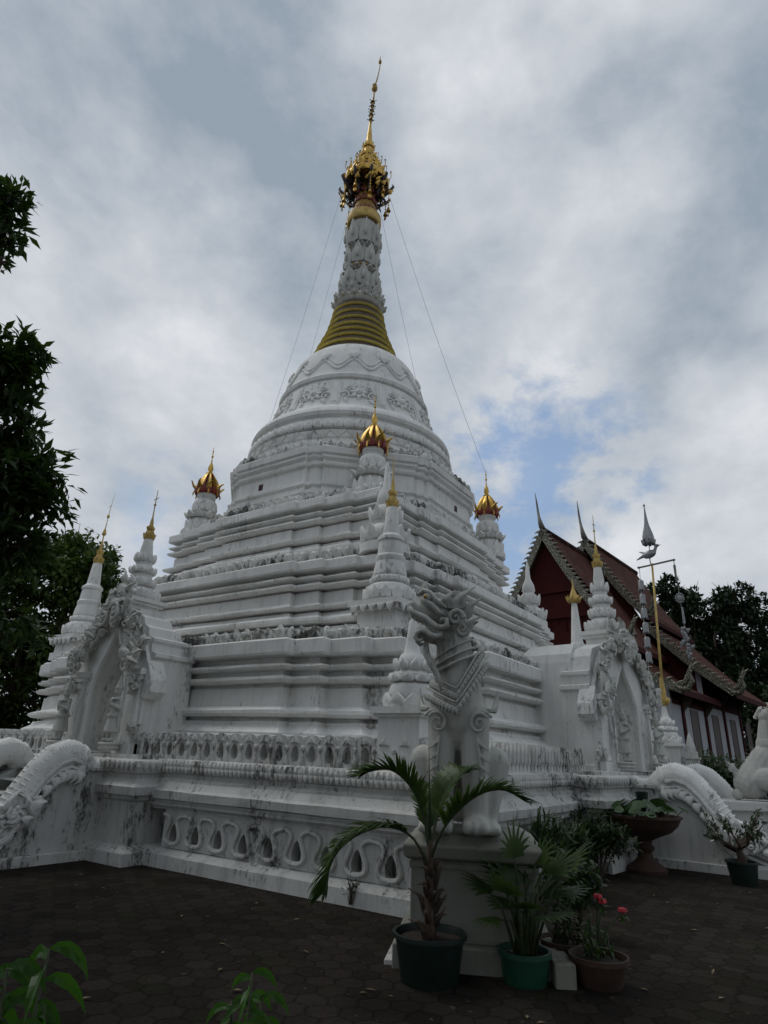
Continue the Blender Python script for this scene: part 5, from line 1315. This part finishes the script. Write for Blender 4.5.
# lady palm in the green pot
lp0=Vector((5.40,2.22,0))
FP=thing('potted_fan_palm','small fan palm in a green pot at the right foot of the pedestal','potted plant',tuple(lp0),0,'potted plants around the lion pedestal')
pot(FP,.165,.195,.215,POTGRN,.014,.035)
st=MB(); vs=[];fs=[]; rq=random.Random(9)
tipsx=[(-.25,.0,.82,1),(-.28,.1,.62,1),(.28,.05,.80,1),(.42,.0,.86,1),(-.05,.05,.93,1),(.12,-.1,.72,1),(-.12,-.12,.66,1),(.2,.12,.6,.9),(.05,.18,.82,.9),(-.1,.1,.5,.8),(.1,-.05,.48,.8),(.34,.1,.62,.9),(-.2,-.05,.45,.8),(.0,-.15,.56,.8),(.22,-.08,.5,.8),(-.05,.1,.7,.9),(.3,.15,.74,.9),(.15,.1,.88,.9),(-.16,.15,.74,.9)]
for (s,d,z,sz) in tipsx:
    tip=Vector(rel(d,s*.92,.15+(z-.15)*.88)); b0=Vector((rq.uniform(-.06,.06),rq.uniform(-.06,.06),.15)); mid=b0.lerp(tip,.55)+Vector((0,0,.12))
    st.tube([b0,mid,tip],[.014,.010,.006],6)
    out=(tip-mid).normalized(); side=out.cross(Vector((0,0,1))).normalized(); up=side.cross(out)
    for k in range(11):
        a=(k-5)*.25; dd=(out*math.cos(a)+side*math.sin(a)+up*.12).normalized(); q=tip.copy(); pts=[]
        L_=.31*sz*(1-.06*abs(k-5))
        for j in range(5): pts.append(q.copy()); q=q+dd*L_/4; dd=(dd+Vector((0,0,-.16))).normalized()
        bladestrip(vs,fs,pts,[.008,.034,.038,.026,.003],up)
for k in range(5): 
    x,y=rq.uniform(-.07,.07),rq.uniform(-.07,.07); st.tube([(x,y,.15),(x*1.2,y*1.2,.45),(x*1.5,y*1.5,.6)],[.02,.018,.012],7)
st.build('stems',STEMG,FP,True); raw([tuple(v) for v in vs],fs,'fan_leaves',LF_PALM,FP)
def bowlplant(label,loc,r,h,seed,flowers=True,leafy=60,name='potted_flower',height=.32):
    B=thing(name,label,'potted plant',loc,0,'potted plants around the lion pedestal')
    rr=random.Random(seed)
    mb=MB(); mb.lathe([(r*.3,0),(r*.72,0),(r*.78,.02),(r*.95,h*.7),(r,h-.04),(r*1.06,h-.035),(r*1.06,h),(r*.97,h),(r*.9,h-.05),(.02,h-.05)],36); mb.build('pot',TERRA,B,True,sharp=35)
    s=MB(); s.lathe([(r*.93,h-.045),(r*.5,h-.03),(.01,h-.02)],24); s.build('soil',SOIL,B,True)
    st=MB(); vs=[];fs=[]; heads=[]
    for k in range(9):
        a=rr.uniform(0,6.28); q=rr.uniform(.02,r*.6); b0=Vector((q*math.cos(a),q*math.sin(a),h-.05)); H=height*rr.uniform(.3,1)
        e=b0+Vector((rr.uniform(-.1,.1),rr.uniform(-.1,.1),H)); m=b0.lerp(e,.5)+rvec(rr)*.03
        st.tube([b0,m,e],[.010,.008,.004],5); heads.append(e)
        for j in range(leafy//9):
            p=b0.lerp(e,rr.uniform(.1,1)); leafquad(vs,fs,p,(rvec(rr)+Vector((0,0,.2))),Vector((0,0,1))+rvec(rr)*.4,rr.uniform(.05,.11),rr.uniform(.022,.04))
    if flowers:
        fm=MB()
        for (s_,d_,z_) in ((.06,0,h+.36),(.21,-.03,h+.31),(.03,.02,h+.39)):
            e=Vector(rel(d_,s_,z_)); st.tube([Vector((0,0,h-.05)),Vector(rel(d_*.5,s_*.3,h+.15)),e],[.012,.010,.006],6)
            for j in range(5):
                a=2*pi*j/5; d1=Vector((math.cos(a),math.sin(a),.35)); fm.relief(ogee(.035,.036),e,Vector((-math.sin(a),math.cos(a),0)),d1.normalized(),Vector((-math.cos(a)*.3,-math.sin(a)*.3,1)).normalized(),.008)
            for j in range(6): leafquad(vs,fs,e-Vector((0,0,.03)),rvec(rr)+Vector((0,0,-.1)),Vector((0,0,1)),.075,.03)
        fm.build('red_flower',FLOWER,B,True)
    st.build('stems',STEMG,B,True); raw([tuple(v) for v in vs],fs,'leaves',LF_BUSH if not flowers else LF_PALM,B)
    return B
bowlplant('terracotta bowl of crown of thorns with red flowers on the pavement',(5.72,1.74,0),.215,.20,3)
bowlplant('smaller terracotta bowl with pale leaves, half behind the flowering bowl',(5.98,2.10,0),.20,.20,6,False,160,'potted_shrub',.55)
# footing stone by the pots
mb=MB(); mb.box(-.08,.08,-.2,.2,-.01,.16); o=mb.build('kerb_stone',PEDW,None,bevel=.012); o.location=(5.62,2.02,0); o.rotation_euler=(0,0,PRZ+.1); tag(o,'short white kerb stone between the green pot and the bowls','kerb stone')
# white kerb slab left of pedestal
mb=MB(); mb.box(-.045,.045,-.6,.6,-.02,.035); o=mb.build('kerb_slab',WHITE2,None,bevel=.008); o.location=(5.60,3.50,0); o.rotation_euler=(0,0,PRZ-.02); tag(o,'flat white kerb slab on the ground along the left of the pedestal','kerb slab')

# goblet planter with lotus leaves
GP=thing('goblet_planter','tall terracotta goblet planter of lotus leaves beside the right staircase','planter',(11.60,2.66,0))
mb=MB(); mb.lathe([(.05,0),(.30,0),(.31,.05),(.26,.09),(.2,.13),(.12,.2),(.1,.28),(.14,.32),(.15,.36),(.11,.4),(.12,.45),(.22,.5),(.42,.58),(.53,.68),(.58,.78),(.61,.785),(.61,.82),(.55,.82),(.5,.74),(.02,.72)],36,fl=(18,.012)); mb.build('goblet',TERRA,GP,True,sharp=40)
vs=[];fs=[]; rq=random.Random(14); st=MB()
for k in range(46):
    a=rq.uniform(0,6.28); q=.66*rq.random()**.5; z=.86+rq.uniform(0,.14)-.1*(q/.66)**2*rq.random(); c=Vector((q*math.cos(a),q*math.sin(a),z)); r=rq.uniform(.07,.14)
    n_=(Vector((math.cos(a)*.5,math.sin(a)*.5,1))+rvec(rq)*.35).normalized(); t_=n_.orthogonal().normalized(); b_=n_.cross(t_); i0=len(vs); vs.append(c-n_*r*.15)
    for j in range(11): aa=2*pi*j/11; vs.append(c+(t_*math.cos(aa)+b_*math.sin(aa))*r*(1+.08*math.sin(3*aa+k)))
    for j in range(11): fs.append((i0,i0+1+j,i0+1+(j+1)%11))
    st.tube([(c.x*.6,c.y*.6,.7),tuple(c)],[.008,.006],4)
raw([tuple(v) for v in vs],fs,'lotus_leaves',LF_LOTUS,GP,True); st.build('stalks',STEMG,GP)
mb=MB(); mb.lathe([(.03,.84),(.05,.9),(.1,1.12),(.105,1.16),(.09,1.16),(.05,.92)],14,(.05,-.03,0)); mb.build('seed_cup',POTBLK,GP,True,sharp=40)
# desert rose in black pot
AD=thing('potted_bonsai','gnarled bonsai with sparse leaves in a black pot by the right staircase','potted plant',(11.55,1.30,0))
pot(AD,.165,.215,.31,POTBLK,.012,.03,30)
mb=MB(); rq=random.Random(22); vs=[];fs=[]
mb.tube([(0,0,.25),(.02,-.01,.36),(-.02,.02,.46),(.02,.0,.55)],[.075,.06,.045,.032],9)
for k in range(13):
    a=2*pi*k/13+rq.uniform(-.3,.3); z0=.38+.012*k; q=rq.uniform(.2,.42); e=Vector((q*math.cos(a),q*math.sin(a),z0+rq.uniform(.14,.36))); m=Vector((q*.5*math.cos(a+.3),q*.5*math.sin(a+.3),z0+.08))
    mb.tube([(0,0,z0),m,e],[.026,.018,.008],6)
    for b2 in range(2):
        e2=e+rvec(rq)*.12; mb.tube([m.lerp(e,.6),e2],[.012,.006],5)
        for j in range(9): leafquad(vs,fs,e2+rvec(rq)*.03,rvec(rq)+Vector((0,0,.25)),Vector((0,0,1))+rvec(rq)*.5,.085,.032)
    for j in range(11): leafquad(vs,fs,e+rvec(rq)*.04,rvec(rq)+Vector((0,0,.25)),Vector((0,0,1))+rvec(rq)*.5,.09,.035)
mb.build('trunk',BARK,AD,True); raw([tuple(v) for v in vs],fs,'leaves',LF_BUSH,AD)
# shrubs along the terrace wall
def shrub(label,loc,rad,hgt,n,seed,ll=.13,lw=.035,mat=None,name='shrub',spiky=False,flower=0,group='shrubs along the terrace wall'):
    B=thing(name,label,'shrub',loc,0,group); rr=random.Random(seed); st=MB(); vs=[];fs=[]
    for k in range(16):
        a=rr.uniform(0,6.28); q=rad*rr.random()**.6; e=Vector((q*math.cos(a),q*math.sin(a),hgt*rr.uniform(.55,1)*(1-.35*(q/rad)**2))); m=e*.5+Vector((0,0,hgt*.12))
        q_=min(1,rad/.4); st.tube([(e.x*.15,e.y*.15,-.02),m,e],[.012*q_,.008*q_,.004*q_],5)
        for j in range(n//16):
            p=m.lerp(e,rr.uniform(-.3,1.05))+rvec(rr)*.10*rad*1.6; d=rvec(rr)+Vector((0,0,.35 if not spiky else .9)); leafquad(vs,fs,p,d,Vector((0,0,1))+rvec(rr)*.5,ll*rr.uniform(.7,1.2),lw,.35)
    st.build('stems',BARK,B); raw([tuple(v) for v in vs],fs,'leaves',mat or LF_BUSH,B)
    return B
shrub('bushy dark green shrub against the terrace wall, beside the goblet planter',(10.6,3.15,0),.62,.95,2200,31)
shrub('spiky-leaved grey-green shrub between the pedestal and the terrace wall',(8.7,3.1,0),.5,1.0,1100,32,.26,.035,spiky=True)
shrub('low leafy shrub at the corner of the stair flank and terrace wall',(11.6,3.25,0),.45,.7,1100,34)
shrub('tall mixed shrub with small leaves just behind the potted bowls',(6.9,2.35,0),.32,.85,900,33,.10,.045)
shrub('green hedge bush below the temple windows',(26.0,3.1,0),1.5,2.3,2600,36,.2,.09,LF_BUSH)
shrub('second green hedge bush below the temple windows, farther right',(29.5,2.4,0),1.5,2.3,2400,37,.2,.09,LF_BUSH)
shrub('weeds sprouting from the kerb at the foot of the arcade',(6.42,4.65,.05),.12,.3,60,38,.06,.02,name='weed')
# foreground seedlings
def seedling(label,loc,shoots,mat,seed,ll,lw):
    B=thing('seedling',label,'seedling',loc,0,'young plants in the foreground'); rr=random.Random(seed); st=MB(); vs=[];fs=[]; b=Vector(loc)
    for (s,d,z,lean,n) in shoots:
        e=Vector(rel(d,s,z)); st.tube([(0,0,0),(e.x*.4,e.y*.4,z*.5),tuple(e)],[.012,.009,.004],6)
        for k in range(n):
            t=k/n; a=2.4*k; p=e-Vector((0,0,.16*t)); 
            dd=(Vector(rel(0,math.cos(a)*.7+lean*.5,0))+Vector((-fx,-fy,0))*math.sin(a)*.5+Vector((0,0,.25-.45*t))).normalized()
            q=p.copy(); pts=[]; L_=ll*rr.uniform(.75,1.1)
            for j in range(7): pts.append(q.copy()); q=q+dd*L_/6; dd=(dd+Vector((rr.uniform(-.06,.06),rr.uniform(-.06,.06),-.38))).normalized()
            nn=Vector((fx,fy,.25))+rvec(rr)*.3
            bladefold(vs,fs,pts,[lw*.15,lw*.7,lw,lw*.95,lw*.7,lw*.35,lw*.03],nn)
    st.build('stems',STEMG,B,True); raw([tuple(v) for v in vs],fs,'leaves',mat,B)
    return B
FX=Vector((1.14,1.86,0))
seedling('bright green long-leaved seedling at the bottom left corner',(1.14,1.86,0),[(-.07,0,1.03,-.1,7),(.02,.02,1.07,.2,7),(.0,-.05,.92,.3,7),(-.14,.05,1.0,-.3,6)],LF_BRIGHT,3,.18,.034)
seedling('small bright green seedling at the bottom edge, left of centre',(1.60,1.50,0),[(0,0,.99,0,9),(.03,.02,.93,.3,8),(-.05,0,.92,-.3,8),(.0,-.03,.88,0,8)],LF_BRIGHT,8,.12,.022)

vs=[];fs=[]; rq=random.Random(77)
for k in range(150):
    a=math.radians(rq.uniform(0,80)); d=rq.uniform(3.5,13)
    p=Vector((d*math.cos(a),d*math.sin(a),.012))
    if p.x>6.6 and p.y>3.4: continue
    leafquad(vs,fs,p,Vector((rq.uniform(-1,1),rq.uniform(-1,1),.05)),Vector((0,0,1)),rq.uniform(.04,.10),rq.uniform(.015,.035),.1)
o=raw([tuple(v) for v in vs],fs,'fallen_leaves',simple('dry_leaf',(.16,.12,.06),.8,0,.5,20,bstr=0)); tag(o,'dry fallen leaves strewn thinly over the dark pavement','fallen leaves',None,'stuff')
